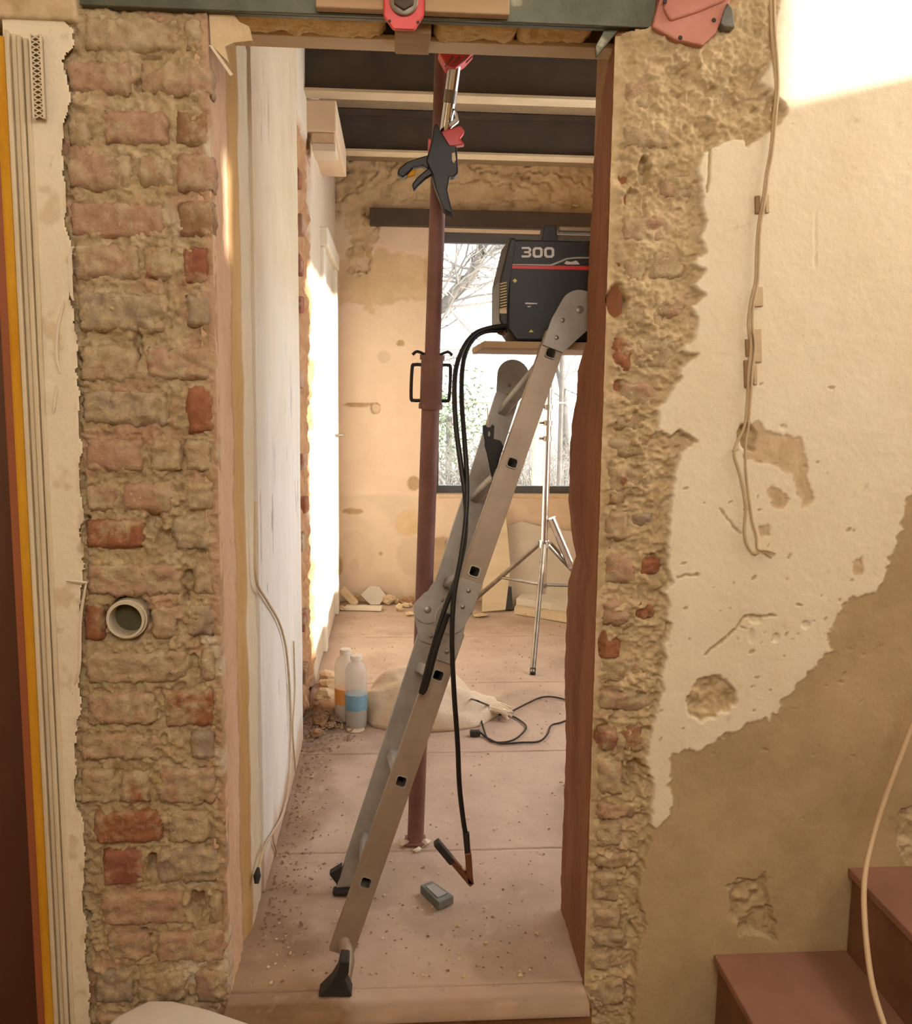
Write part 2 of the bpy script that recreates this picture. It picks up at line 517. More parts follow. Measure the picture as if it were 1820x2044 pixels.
def hf(name, O, U, V, N, u, v, h, layer=None, mat=None, parent=None, keep=None, skirt=0.0, cut=True):
    """relief surface: grid over u x v, raised by h along N, joined by a skirt to a back of its own"""
    O, U, V, N = (np.array(q, float) for q in (O, U, V, N))
    nu, nv = len(u), len(v)
    uu, vv = np.meshgrid(u, v, indexing='ij')
    P = O + uu[..., None] * U + vv[..., None] * V + h[..., None] * N
    idx = np.arange(nu * nv).reshape(nu, nv)
    q = np.stack([idx[:-1, :-1], idx[1:, :-1], idx[1:, 1:], idx[:-1, 1:]], -1).reshape(-1, 4)
    if keep is not None:
        kf = (keep[:-1, :-1] & keep[1:, :-1] & keep[1:, 1:] & keep[:-1, 1:]).reshape(-1)
        q = q[kf]
    verts = P.reshape(-1, 3)
    lay = layer.reshape(-1, layer.shape[-1]) if layer is not None else None
    if skirt:
        border = np.concatenate([idx[:, 0], idx[-1, 1:], idx[-2::-1, -1], idx[0, -2:0:-1]])
        nb = len(border)
        back = verts[border] - N * (h.reshape(-1)[border][:, None] + skirt)
        k0 = len(verts)
        verts = np.vstack([verts, back])
        i = np.arange(nb); j = (i + 1) % nb
        q = np.vstack([q, np.stack([border[j], border[i], k0 + i, k0 + j], -1)])
        if lay is not None: lay = np.vstack([lay, lay[border]])
    off = np.array(origin_of(parent)) if parent is not None else np.zeros(3)
    used = np.unique(q); remap = -np.ones(len(verts), int); remap[used] = np.arange(len(used))
    verts = verts[used] - off; q = remap[q]
    me = bpy.data.meshes.new(name)
    me.vertices.add(len(verts)); me.vertices.foreach_set('co', verts.astype(np.float32).ravel())
    me.loops.add(q.size); me.loops.foreach_set('vertex_index', q.astype(np.int32).ravel())
    me.polygons.add(len(q)); me.polygons.foreach_set('loop_start', np.arange(0, q.size, 4, dtype=np.int32))
    me.update(calc_edges=True)
    if lay is not None:
        a = me.attributes.new('layer', 'FLOAT_COLOR', 'POINT')
        L = np.zeros((len(used), 4), np.float32); L[:, 3] = 1; L[:, :lay.shape[-1]] = lay[used]
        a.data.foreach_set('color', L.ravel())
    return link_mesh(name, me, mat, parent, None, True)

XA, YA, ZA = np.array([1., 0, 0]), np.array([0, 1., 0]), np.array([0, 0, 1.])
YF, YB = 2.10, 2.45              # front and back of the wall with the knocked-through doorway
XL, XR = -0.405, 0.490           # sides of the doorway
XW = -0.385                      # corridor wall on the left
YBACK = 6.42                     # far wall
HALLZ = -0.13                    # the hall floor lies a little lower
ZC = 3.06

# ------------------------------------------------------------------ setting: front wall
wall_front = empty('wall_front', (0, YF, HALLZ), 'structure')

def grid(a, b, d):
    return np.linspace(a, b, max(2, int(round((b - a) / d)) + 1))

# left pier: rough mortar bed behind the bricks
u = grid(-0.80, XL, 0.0035); v = grid(HALLZ, 2.36, 0.0035)
uu, vv = np.meshgrid(u, v, indexing='ij')
h = -0.009 + 0.014 * fbm(uu * 28, vv * 28, 4, 1) + 0.012 * fbm(uu * 85, vv * 85, 3, 2)
PX, PY = project(np.stack([uu, np.full_like(uu, YF), vv], -1))
L = np.zeros(uu.shape + (3,))
L[..., 0] = sstep(0.1, 0.5, fbm(uu * 9, vv * 9, 3, 5)) * 0.8
L[..., 1] = sstep(0.25, 0.5, fbm(uu * 12, vv * 12, 3, 6)) * sstep(280, 420, PX)
L[..., 2] = sstep(0.15, 0.5, fbm(uu * 14, vv * 14, 3, 7)) * 0.8
# pockets where mortar fell out
for (cx, cy, rx, ry, dep) in ((272, 690, 9, 26, .03), (305, 1045, 16, 26, .03), (325, 1075, 18, 16, .03), (300, 1728, 8, 18, .035), (392, 1810, 16, 22, .035),
                              (283, 165, 16, 14, .02), (172, 1050, 6, 18, .02), (374, 1152, 9, 12, .02), (368, 1190, 6, 12, .02), (385, 1330, 9, 22, .02),
                              (250, 1238, 46, 44, .03), (172, 1832, 7, 12, .03), (345, 1330, 8, 8, .0), (300, 112, 20, 5, .015), (288, 1870, 8, 14, .02), (420, 385, 4, 18, .02)):
    d = ((PX - cx) / rx) ** 2 + ((PY - cy) / ry) ** 2
    h -= dep * sstep(1.5, 0.6, d + 0.5 * fbm(uu * 60, vv * 60, 2, 9))
d = np.hypot(PX - 250, PY - 1238); h -= .09 * sstep(41, 35, d)
# the edge towards the doorway is smeared flat
edge = sstep(XL - 0.030, XL - 0.004, uu + 0.010 * fbm(uu * 20, vv * 20, 2, 12))
h = h * (1 - 0.6 * edge)
L[..., 0] = np.maximum(L[..., 0], edge * 0.7)
hf('mortar_bed', (0, YF, 0), XA, ZA, -YA, u, v, h, L, 'mortar', wall_front, skirt=0.05)

BR_MESH = {}
def brick(px0, py0, px1, py1, colr, smear, proud=0.004, rough=1.0, xshift=0.0, seed=None):
    a = onY(px0, (py0 + py1) / 2, YF); b = onY(px1, (py0 + py1) / 2, YF)
    z1 = onY((px0 + px1) / 2, py0, YF)[2]; z0 = onY((px0 + px1) / 2, py1, YF)[2]
    x0, x1 = a[0], b[0]
    seed = seed if seed is not None else int(px0 * 7 + py0 * 13) % 997
    nu = max(9, int((x1 - x0) / 0.006)); nv = max(8, int((z1 - z0) / 0.006))
    su = np.linspace(-1, 1, nu); sv = np.linspace(-1, 1, nv)
    U2, V2 = np.meshgrid(su, sv, indexing='ij')
    wx, wz = (x1 - x0) / 2, (z1 - z0) / 2
    # rounded, chipped outline
    k = np.maximum(np.abs(U2), np.abs(V2)); rr = np.sqrt(U2 ** 2 + V2 ** 2) + 1e-6
    corner = np.clip(rr / (k + 1e-6) - 1, 0, 1)
    sc = 1 - 0.14 * corner * k
    X = (x0 + x1) / 2 + wx * U2 * sc + 0.0055 * rough * k ** 2 * fbm(U2 * 3 * wx / wz + seed, V2 * 3, 3, seed % 17)
    Z = (z0 + z1) / 2 + wz * V2 * sc + 0.0055 * rough * k ** 2 * fbm(U2 * 3 * wx / wz, V2 * 3 + seed, 3, seed % 13 + 3)
    ex = np.minimum((1 - np.abs(U2)) * wx, (1 - np.abs(V2)) * wz)
    fall = 0.016 * (1 - np.clip(ex / 0.012, 0, 1)) ** 2
    n = 0.0065 * rough * fbm(X * 40, Z * 40, 4, seed % 11) + 0.0045 * rough * fbm(X * 110, Z * 110, 2, seed % 7)
    chip = 0.010 * rough * sstep(0.25, 0.6, fbm(X * 22 + 5, Z * 22, 3, seed % 19)) * sstep(0.45, 0.9, k)
    hh = proud + n - fall - chip
    lo = np.array(origin_of(wall_front))
    verts = np.stack([X, YF - hh, Z], -1).reshape(-1, 3) - lo
    idx = np.arange(nu * nv).reshape(nu, nv)
    q = np.stack([idx[:-1, :-1], idx[1:, :-1], idx[1:, 1:], idx[:-1, 1:]], -1).reshape(-1, 4)
    border = np.concatenate([idx[:, 0], idx[-1, 1:], idx[-2::-1, -1], idx[0, -2:0:-1]])
    back = verts[border].copy(); back[:, 1] = 0.05
    k0 = len(verts); verts = np.vstack([verts, back])
    i = np.arange(len(border)); j = (i + 1) % len(border)
    q = np.vstack([q, np.stack([border[j], border[i], k0 + i, k0 + j], -1)])
    me = bpy.data.meshes.new('brick')
    me.from_pydata(verts.tolist(), [], q.tolist() + [list(range(k0 + len(border) - 1, k0 - 1, -1))][:1]); me.update()
    o = link_mesh('brick', me, 'brick', wall_front, None, True)
    o.color = (*s2l(colr), smear * .6 + .24)
    return o

RED, ORG, PNK, TAN, BRN, GRY = (164, 108, 86), (170, 116, 84), (194, 160, 136), (194, 170, 138), (164, 132, 100), (174, 160, 142)
left_bricks = [
 (165, 32, 358, 104, TAN, .60), (367, 30, 402, 100, TAN, .55),
 (130, 120, 264, 187, PNK, .50), (276, 122, 424, 190, PNK, .46),
 (132, 218, 178, 290, TAN, .6), (202, 218, 336, 288, PNK, .34), (348, 216, 416, 290, BRN, .42),
 (132, 303, 262, 380, PNK, .56), (272, 306, 348, 372, TAN, .6), (350, 304, 426, 382, PNK, .42),
 (134, 402, 326, 476, PNK, .30), (352, 398, 426, 474, BRN, .36),
 (144, 486, 280, 560, PNK, .55), (286, 490, 346, 560, ORG, .50), (360, 490, 418, 566, RED, .34),
 (152, 582, 340, 662, GRY, .56), (370, 588, 420, 652, GRY, .42),
 (158, 688, 272, 764, TAN, .56), (288, 690, 420, 758, PNK, .50),
 (160, 778, 336, 850, GRY, .54), (372, 770, 426, 866, ORG, .18),
 (166, 876, 286, 944, PNK, .44), (298, 876, 360, 942, TAN, .54), (366, 878, 422, 944, TAN, .6),
 (166, 966, 232, 1024, PNK, .5), (240, 964, 346, 1026, PNK, .42), (368, 962, 424, 1020, TAN, .58),
 (168, 1036, 286, 1096, ORG, .36), (340, 1034, 422, 1100, GRY, .56),
 (170, 1126, 360, 1192, PNK, .52), (384, 1126, 424, 1190, TAN, .58),
 (166, 1206, 206, 1280, ORG, .40), (300, 1208, 354, 1276, TAN, .56), (368, 1206, 426, 1272, GRY, .5),
 (166, 1300, 374, 1366, TAN, .52), (396, 1298, 430, 1362, PNK, .52),
 (170, 1382, 312, 1450, PNK, .50), (322, 1378, 430, 1452, ORG, .46),
 (156, 1466, 322, 1520, PNK, .50), (378, 1462, 428, 1518, GRY, .36),
 (156, 1536, 226, 1606, TAN, .58), (236, 1540, 300, 1604, ORG, .54), (312, 1534, 432, 1606, PNK, .54),
 (186, 1618, 324, 1686, ORG, .38), (332, 1620, 418, 1684, TAN, .58),
 (202, 1696, 290, 1770, RED, .34), (312, 1696, 440, 1766, GRY, .50),
 (198, 1784, 370, 1848, PNK, .36), (414, 1786, 444, 1842, TAN, .54),
 (212, 1862, 302, 1920, PNK, .50), (312, 1860, 452, 1922, PNK, .48),
 (182, 1936, 266, 2008, GRY, .44), (272, 1938, 372, 2004, TAN, .56), (388, 1934, 456, 2006, PNK, .48),
 (190, 2022, 300, 2092, PNK, .50), (312, 2022, 460, 2092, TAN, .52)]
for b in left_bricks:
    brick(*b, proud=0.002 + 0.005 * random.random(), rough=1.0 + 0.5 * (b[5] > .45))

# left plaster skin with its torn edge beside the door
torn = [(118, 30), (150, 60), (146, 100), (124, 120), (136, 160), (143, 200), (126, 235), (125, 300), (126, 345), (135, 395), (128, 440), (140, 480), (146, 540), (140, 600), (150, 650),
        (158, 700), (150, 740), (160, 790), (156, 850), (165, 900), (160, 960), (168, 1030), (158, 1050), (168, 1110), (165, 1170), (160, 1230), (158, 1290), (156, 1340), (163, 1400), (150, 1480),
        (150, 1600), (166, 1640), (170, 1720), (164, 1790), (174, 1850), (170, 1920), (180, 1980), (180, 2120), (-80, 2120), (-80, 30)]
u = grid(-0.83, -0.66, 0.003); v = grid(HALLZ, 2.30, 0.003)
uu, vv = np.meshgrid(u, v, indexing='ij')
PX, PY = project(np.stack([uu, np.full_like(uu, YF - .012), vv], -1))
wob = 6 * fbm(uu * 60, vv * 60, 3, 21)
mk = inpoly(PX + wob, PY + wob, torn)
mf = mk.astype(float)
lip = blur(mf, 6); lip = np.clip(1 - lip, 0, 1) * mf
h = 0.008 + 0.0012 * fbm(uu * 30, vv * 30, 3, 22) + 0.012 * lip * sstep(-0.2, 0.4, fbm(uu * 9, vv * 25, 3, 23)) - 0.006 * (1 - blur(mf, 2))
L = np.zeros(uu.shape + (3,)); L[..., 0] = 1.0
L[..., 2] = sstep(0.2, 0.5, fbm(uu * 20, vv * 20, 3, 24)) * 0.6
hf('plaster_skin', (0, YF, 0), XA, ZA, -YA, u, v, h, L, 'hall_wall', wall_front, keep=mk)
u = grid(-1.5, -0.676, 0.008); v = grid(2.275, 3.30, 0.01)
uu, vv = np.meshgrid(u, v, indexing='ij')
h = 0.016 + 0.004 * fbm(uu * 16, vv * 16, 4, 31) + 0.004 * fbm(uu * 50, vv * 50, 3, 32)
L = np.zeros(uu.shape + (3,)); L[..., 2] = sstep(-.1, .3, fbm(uu * 9, vv * 9, 3, 33))
hf('plaster_skin', (0, YF, 0), XA, ZA, -YA, u, v, h, L, 'hall_wall', wall_front, skirt=0.06)

# right pier and plastered wall beside the stairs: one relief surface
paint_edge = [(1546, -60), (1546, 0), (1538, 60), (1532, 130), (1505, 172), (1528, 180), (1545, 205), (1562, 222), (1550, 250), (1486, 296), (1476, 282), (1430, 290), (1396, 312), (1385, 345), (1396, 380),
 (1394, 420), (1402, 450), (1390, 482), (1406, 505), (1374, 525), (1402, 545), (1376, 570), (1402, 590), (1370, 615), (1388, 640), (1378, 680), (1350, 704), (1392, 708), (1352, 735), (1352, 760),
 (1326, 790), (1308, 820), (1308, 856), (1330, 872), (1350, 856), (1386, 880), (1352, 902), (1340, 940), (1335, 1000), (1330, 1050), (1328, 1100), (1324, 1130), (1336, 1158), (1318, 1180),
 (1332, 1205), (1320, 1230), (1336, 1242), (1318, 1290), (1326, 1312), (1315, 1340), (1318, 1370), (1310, 1400), (1300, 1430), (1290, 1480), (1285, 1520), (1300, 1560), (1294, 1600), (1295, 1650),
 (1285, 1700), (1270, 1750), (1270, 1790), (1286, 1840), (1265, 1890), (1262, 1950), (1256, 2060), (1256, 2200), (2100, 2200), (2100, -60)]
bare_edge = [(2100, 900), (1830, 955), (1796, 1000), (1788, 1060), (1766, 1110), (1752, 1150), (1735, 1182), (1684, 1190), (1660, 1228), (1640, 1268), (1652, 1290), (1612, 1330), (1580, 1366),
 (1556, 1390), (1530, 1430), (1482, 1440), (1440, 1462), (1392, 1490), (1336, 1494), (1330, 1560), (1340, 1600), (1312, 1642), (1180, 1660), (1180, 2200), (2100, 2200)]
u = grid(XR, 1.34, 0.0032); v = grid(HALLZ, 2.52, 0.0032)
uu, vv = np.meshgrid(u, v, indexing='ij')
PX, PY = project(np.stack([uu, np.full_like(uu, YF), vv], -1))
w1 = 5 * fbm(uu * 70, vv * 70, 3, 41); w2 = 5 * fbm(uu * 70, vv * 70, 3, 42)
paint = inpoly(PX + w1, PY + w2, paint_edge).astype(float)
bare = inpoly(PX + 2 * w1, PY + 2 * w2, bare_edge).astype(float) * paint
crust = -0.006 + 0.020 * fbm(uu * 20, vv * 20, 4, 43) + 0.014 * fbm(uu * 75, vv * 75, 3, 44)
am = .45 + .9 * sstep(-.35, .45, fbm(uu * 7, vv * 9, 3, 55))
crust = -0.004 + am * (0.017 * fbm(uu * 17, vv * 26, 4, 43) + 0.010 * fbm(uu * 70, vv * 85, 3, 44)) + .006 * fbm(uu * 150, vv * 150, 2, 56)
crust += 0.008 * sstep(0.5, 1.0, np.clip((PX - 1180) / 100, 0, 1))
sl = np.clip((300 - PY) / 250, 0, 1)
crust += 0.010 * sl * sstep(1240, 1330, PX)
ed = sstep(XR + .035, XR + .005, uu)
crust = crust * (1 - .75 * ed) - .002 * ed
flat = 0.020 + 0.0018 * fbm(uu * 7, vv * 7, 3, 45) + 0.0006 * fbm(uu * 60, vv * 60, 2, 46)
ps = blur(paint, 1)
h = crust * (1 - ps) + flat * ps
h += 0.0028 * (blur(paint, 1) - blur(bare, 1)) * ps
L = np.zeros(uu.shape + (3,))
L[..., 0] = np.clip(ps - blur(bare, 1), 0, 1)
L[..., 1] = blur(bare, 1)
L[..., 2] = (1 - ps) * sstep(0.1, 0.45, fbm(uu * 10, vv * 10, 3, 48)) * 0.9
def patch(poly, dep, rough, lay):
    m_ = blur(inpoly(PX + 1.5 * w1, PY + 1.5 * w2, poly).astype(float), 1)
    globals()['h'] = h - m_ * (dep + rough * fbm(uu * 45, vv * 45, 4, 51))
    for k in range(3):
        L[..., k] = L[..., k] * (1 - m_) + (m_ if k == lay else 0)
patch([(1364, 1388), (1385, 1355), (1425, 1344), (1456, 1365), (1463, 1395), (1456, 1406), (1396, 1434), (1368, 1418)], .010, .012, 3)
patch([(1470, 848), (1505, 842), (1530, 862), (1590, 870), (1602, 930), (1612, 1000), (1592, 1014), (1576, 950), (1550, 932), (1480, 912)], .0022, .002, 2)
patch([(1520, 975), (1545, 970), (1564, 990), (1558, 1010), (1540, 1018)], .0025, .002, 2)
patch([(1505, 1048), (1530, 1042), (1528, 1066), (1510, 1070)], .0025, .002, 2)
patch([(1466, 860), (1484, 845), (1500, 862), (1496, 900), (1470, 888)], .020, .01, 3)
patch([(1448, 1760), (1470, 1748), (1500, 1752), (1520, 1736), (1530, 1800), (1545, 1870), (1500, 1850), (1470, 1856), (1450, 1800)], .014, .014, 1)
patch([(1790, 1612), (1840, 1590), (1840, 1720), (1800, 1716), (1782, 1680)], .010, .012, 3)
patch([(1690, 1120), (1712, 1112), (1716, 1142), (1700, 1146)], .003, .003, 2)
for (cx, cy, rx, ry, dep) in ((1600, 1243, 8, 7, .006), (1500, 1232, 12, 7, .006), (1540, 1268, 6, 8, .006), (1492, 1265, 5, 14, .004), (1555, 852, 6, 5, .006), (1618, 470, 3, 40, .002), (1618, 525, 3, 12, .003),
                              (1286, 340, 10, 26, .04), (1262, 395, 16, 16, .02), (1285, 420, 4, 30, .02), (1240, 770, 14, 12, .022), (1230, 600, 18, 30, .03), (1205, 1290, 10, 26, .02), (1268, 1548, 14, 30, .03), (1285, 1225, 16, 10, .02),
                              (1200, 1470, 16, 18, .012), (1258, 1855, 8, 12, .02), (1300, 1130, 14, 26, .01)):
    d = ((PX - cx) / rx) ** 2 + ((PY - cy) / ry) ** 2
    h -= dep * sstep(1.5, 0.5, d + 0.5 * fbm(uu * 60, vv * 60, 2, 53))
# small chips and scratches knocked out of the paint
for _ in range(80):
    cx, cy = random.gauss(1530, 110), random.gauss(1230, 170)
    rx, ry, an = random.uniform(1.5, 7), random.uniform(1.2, 3.5), random.uniform(-1.2, .4)
    i0, i1 = np.searchsorted(u, onY(cx, cy, YF)[0] + np.array([-.014, .014])); j0, j1 = np.searchsorted(v, onY(cx, cy, YF)[2] + np.array([-.014, .014]))
    if i1 - i0 < 2 or j1 - j0 < 2: continue
    X_, Y_ = PX[i0:i1, j0:j1] - cx, PY[i0:i1, j0:j1] - cy
    d = ((X_ * math.cos(an) + Y_ * math.sin(an)) / rx) ** 2 + ((Y_ * math.cos(an) - X_ * math.sin(an)) / ry) ** 2
    q = sstep(1.6, .5, d)
    h[i0:i1, j0:j1] -= random.uniform(.001, .0035) * q
    for k in range(3): L[i0:i1, j0:j1, k] = L[i0:i1, j0:j1, k] * (1 - .55 * q) + (.55 * q if k == 1 else 0)
# fine cracks across the paint
for pts in ([(1400, 1302), (1450, 1262), (1480, 1225), (1540, 1225)], [(1428, 1012), (1470, 1062)], [(1412, 300), (1404, 386)], [(1345, 1148), (1385, 1142)]):
    for (ax_, ay_), (bx_, by_) in zip(pts[:-1], pts[1:]):
        tt = np.clip(((PX - ax_) * (bx_ - ax_) + (PY - ay_) * (by_ - ay_)) / ((bx_ - ax_) ** 2 + (by_ - ay_) ** 2), 0, 1)
        dd = np.hypot(PX + w1 * .6 - ax_ - tt * (bx_ - ax_), PY + w2 * .6 - ay_ - tt * (by_ - ay_))
        q = sstep(3.4, 1.0, dd); h -= 0.004 * q; L[..., 1] = np.maximum(L[..., 1], .8 * q); L[..., 0] *= 1 - .8 * q
keep = ~inpoly(PX, PY, [(1190, -200), (1330, -200), (1318, 0), (1300, 58), (1250, 62), (1236, 70), (1190, 60)])
hf('plaster_skin', (0, YF, 0), XA, ZA, -YA, u, v, h, L, 'hall_wall', wall_front, keep=keep)
right_bricks = [(1244, 160, 1300, 226, PNK, .60), (1246, 610, 1330, 664, TAN, .60), (1264, 672, 1340, 736, PNK, .58), (1218, 670, 1246, 744, ORG, .34), (1204, 872, 1296, 914, PNK, .58), (1206, 928, 1300, 984, TAN, .60),
 (1198, 934, 1220, 1010, ORG, .5), (1262, 1022, 1294, 1050, GRY, .40), (1208, 1104, 1270, 1166, PNK, .50), (1274, 1112, 1320, 1150, ORG, .40), (1186, 1196, 1260, 1252, PNK, .46), (1268, 1200, 1296, 1234, ORG, .44),
 (1174, 1276, 1202, 1320, ORG, .22), (1196, 1376, 1302, 1420, PNK, .52), (1172, 1452, 1220, 1500, RED, .42), (1240, 1444, 1284, 1500, ORG, .44), (1172, 1520, 1244, 1586, PNK, .54), (1168, 1640, 1240, 1690, TAN, .58),
 (1184, 1860, 1250, 1894, GRY, .40), (1160, 1898, 1222, 1940, TAN, .54), (1246, 520, 1284, 566, PNK, .60), (1172, 1740, 1236, 1800, TAN, .6), (1206, 1020, 1256, 1080, TAN, .56), (1182, 1310, 1250, 1360, TAN, .6), (1240, 430, 1330, 486, PNK, .56), (1296, 500, 1372, 560, TAN, .58), (1300, 590, 1372, 636, PNK, .56), (1236, 760, 1320, 812, PNK, .54), (1226, 820, 1300, 862, TAN, .56),
 (1190, 1600, 1270, 1636, PNK, .54), (1176, 1700, 1262, 1734, TAN, .56), (1170, 1812, 1240, 1852, PNK, .54), (1172, 1950, 1250, 2010, TAN, .54), (1256, 1310, 1310, 1362, PNK, .56), (1240, 250, 1340, 300, TAN, .6), (1320, 340, 1384, 400, PNK, .58)]
for b in right_bricks:
    b = list(b); b[0] = max(b[0], 1240 - (b[1] - 200) * .0372); b[2] = max(b[2], b[0] + 40)
    brick(*b, proud=0.006 + 0.005 * random.random(), rough=1.5)

# solid cores of the wall (behind the relief), above the door and beyond the stairs
core = MB()
core.box((-0.80, YF + .045, HALLZ), (XL - .03, YB - .03, 2.36)).box((XR + .035, YF + .045, HALLZ), (1.36, YB, 3.30)).box((1.34, YF - .018, HALLZ), (2.42, YB, 3.30)).box((-2.0, YF + .045, 2.48), (1.36, YB - .12, 3.30)).box((-1.5, YF + .05, 2.27), (-.66, YB - .12, 2.5))
core.box((-2.0, YF + .02, HALLZ), (-1.42, YB, 3.3)).box((0.62, YF + .0, 2.50), (1.36, YF + .05, 3.30)).box((-1.42, YB - .03, HALLZ), (-.78, YB, 2.3))
core.build('wall_core', 'core', wall_front)

# right side of the doorway: sawn reddish face
revx = [(100, 1215), (200, 1196), (300, 1187), (420, 1182), (500, 1177), (600, 1172), (680, 1172), (740, 1152), (800, 1148), (850, 1140), (900, 1138), (1000, 1134), (1060, 1140), (1110, 1150), (1160, 1134), (1220, 1130), (1300, 1128), (1500, 1127), (1700, 1122), (1850, 1120), (2044, 1114), (2200, 1110)]
v = grid(HALLZ, 2.36, 0.005); u = grid(-YB, -YF - .014, 0.007)
zy = []
for py, px in revx:
    d = ray(px, py); t_ = YB / d[1]; P = EYE + d * t_
    zy.append((P[2], P[0]))
zy.sort(); zz = np.array([a for a, _ in zy]); xx = np.array([b for _, b in zy])
xb = np.interp(v, zz, xx)
uu, vv = np.meshgrid(u, v, indexing='ij')
tt = (uu + YB) / (YB - YF)                     # 0 at the back, 1 at the front
h = (XR - xb)[None, :] * (1 - tt) ** 0.8 + 0.004 * fbm(uu * 12, vv * 5, 3, 61) + 0.002 * fbm(uu * 50, vv * 30, 2, 62)
h *= 1 - 0.7 * sstep(0.9, 1.0, tt)
L = np.zeros(uu.shape + (3,))
hf('sawn_edge', (XR, 0, 0), -YA, ZA, -XA, u, v, h, L, 'reveal', wall_front, skirt=0.04)
# left side of the doorway: pink smear, ochre strip, cream plaster
u = grid(YF + .012, 2.60, 0.006); v = grid(HALLZ, 2.40, 0.006)
uu, vv = np.meshgrid(u, v, indexing='ij')
wv = 0.03 * fbm(uu * 6, vv * 6, 3, 63)
L = np.zeros(uu.shape + (3,))
pk = sstep(2.33, 2.30, uu + wv); oc = sstep(2.30, 2.33, uu + wv) * sstep(2.42, 2.40, uu + .5 * wv)
L[..., 0] = pk; L[..., 1] = oc * (1 - pk); L[..., 2] = np.clip(1 - pk - oc, 0, 1)
h = 0.004 * fbm(uu * 25, vv * 12, 4, 64) + 0.012 * sstep(2.33, 2.42, uu + wv * .4) + 0.003 * fbm(uu * 70, vv * 50, 2, 66) * pk
h *= 1 - 0.8 * sstep(2.125, YF, uu)
hf('smeared_edge', (XL, 0, 0), YA, ZA, XA, u, v, h, L, 'reveal', wall_front, skirt=0.03)

# ------------------------------------------------------------------ setting: the rest of the hall (behind and beside the photographer)
def wall_box(name, boxes, mat):
    mb = MB()
    for a, b in boxes: mb.box(a, b)
    o = mb.build(name, mat); o['kind'] = 'structure'; return o
wall_box('wall_hall_left', [((-2.12, -1.2, HALLZ), (-2.0, YB, 3.3))], 'plain_hall')
# stair window high in the hall's right wall: the winter sun comes in here
yo0, yo1, zo0, zo1 = 0.95, 2.02, 2.535, 3.18
ys0, ys1, zs0, zs1 = 0.26, 0.40, 2.535, 2.78
wall_box('wall_hall_right', [((2.4, -1.2, HALLZ), (2.52, YB, zo0)), ((2.4, -1.2, zo1), (2.52, YB, 3.3)), ((2.4, yo1, zo0), (2.52, YB, zo1)),
                             ((2.4, ys1, zo0), (2.52, yo0, zo1)), ((2.4, -1.2, zo0), (2.52, ys0, zo1)), ((2.4, ys0, zs1), (2.52, ys1, zo1))], 'plain_hall')
wall_box('wall_hall_back', [((-2.12, -1.27, HALLZ), (-0.55, -1.15, 3.3)), ((1.05, -1.27, HALLZ), (2.52, -1.15, 3.3)), ((-0.55, -1.27, HALLZ), (1.05, -1.15, 2.28)), ((-0.55, -1.27, 3.16), (1.05, -1.15, 3.3))], 'plain_hall')  # high opening added for the fill lamp
wall_box('ceiling_hall', [((-2.12, -1.27, 3.3), (2.52, YB, 3.42))], 'plain_hall')
u = grid(-2.0, 2.4, 0.02); v = grid(-1.2, YF + .04, 0.02)
uu, vv = np.meshgrid(u, v, indexing='ij')
o = hf('floor_hall', (0, 0, HALLZ), XA, YA, ZA, u, v, 0.006 * fbm(uu * 9, vv * 9, 4, 71) - .006, np.zeros(uu.shape + (3,)), 'hall_floor', None)
o['kind'] = 'structure'

# ------------------------------------------------------------------ setting: corridor and far room
floor = empty('floor', (0, 2.05, 0), 'structure')
seams = [2.025, 2.125, 2.81, 3.63, 4.55, 5.45, YBACK + .02]
for i in range(len(seams) - 1):
    y0, y1 = seams[i] + .0025, seams[i + 1] - .0025
    u = grid(XW - .03, 1.82, 0.012) if i else grid(XL - .005, XR, 0.006); v = grid(y0, y1, 0.012 if i else 0.006)
    uu, vv = np.meshgrid(u, v, indexing='ij')
    h = 0.0025 * fbm(uu * 8, vv * 8, 4, 73 + i) + 0.0012 * fbm(uu * 40, vv * 40, 2, 74) - .002
    if i == 0: h -= 0.02 * sstep(2.042, 2.027, vv + .006 * fbm(uu * 18, vv * 3, 3, 77))
    L = np.zeros(uu.shape + (3,))
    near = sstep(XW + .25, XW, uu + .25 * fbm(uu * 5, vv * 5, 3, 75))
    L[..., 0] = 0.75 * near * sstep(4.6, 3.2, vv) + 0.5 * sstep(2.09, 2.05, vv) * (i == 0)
    L[..., 1] = 0.6 * sstep(0.05, 0.4, fbm(uu * 3, vv * 3, 3, 76))
    L[..., 2] = 0.22 * sstep(0.35, 0.6, fbm(uu * 24, vv * 24, 4, 79))
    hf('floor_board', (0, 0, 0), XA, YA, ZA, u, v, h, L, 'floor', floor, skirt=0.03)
MB().box((XW - .3, 2.14, HALLZ - .02), (2.4, YBACK + .2, -.025)).box((XL - .005, 2.05, HALLZ - .02), (XR + .01, 2.14, -.025)).build('floor_bed', 'hall_floor', floor)

# near corridor wall
wall_left = empty('wall_left', (XW, 3.1, 0), 'structure')
u = grid(2.58, 3.76, 0.006); v = grid(0, ZC, 0.008)
uu, vv = np.meshgrid(u, v, indexing='ij')
h = 0.002 * fbm(uu * 8, vv * 4, 3, 81) + 0.0008 * fbm(uu * 60, vv * 30, 2, 82)
ch = sstep(0.36, 0.46, fbm(uu * 30, vv * 5, 4, 83)) * sstep(0.1, 0.4, fbm(uu * 4, vv * 2, 3, 84) + .05)
h -= 0.003 * ch
L = np.zeros(uu.shape + (3,))
L[..., 1] = ch * .9
L[..., 0] = sstep(1.1, 2.1, vv + .3 * fbm(uu * 3, vv * 3, 3, 85)) * .9  # warm-to-cool light gradient put into the colour: cream above, white below
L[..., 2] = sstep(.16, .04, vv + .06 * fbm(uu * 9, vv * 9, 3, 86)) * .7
dd = sstep(0.012, 0.004, np.abs(uu - 2.64 - .01 * fbm(uu * 3, vv * 2, 2, 88)))
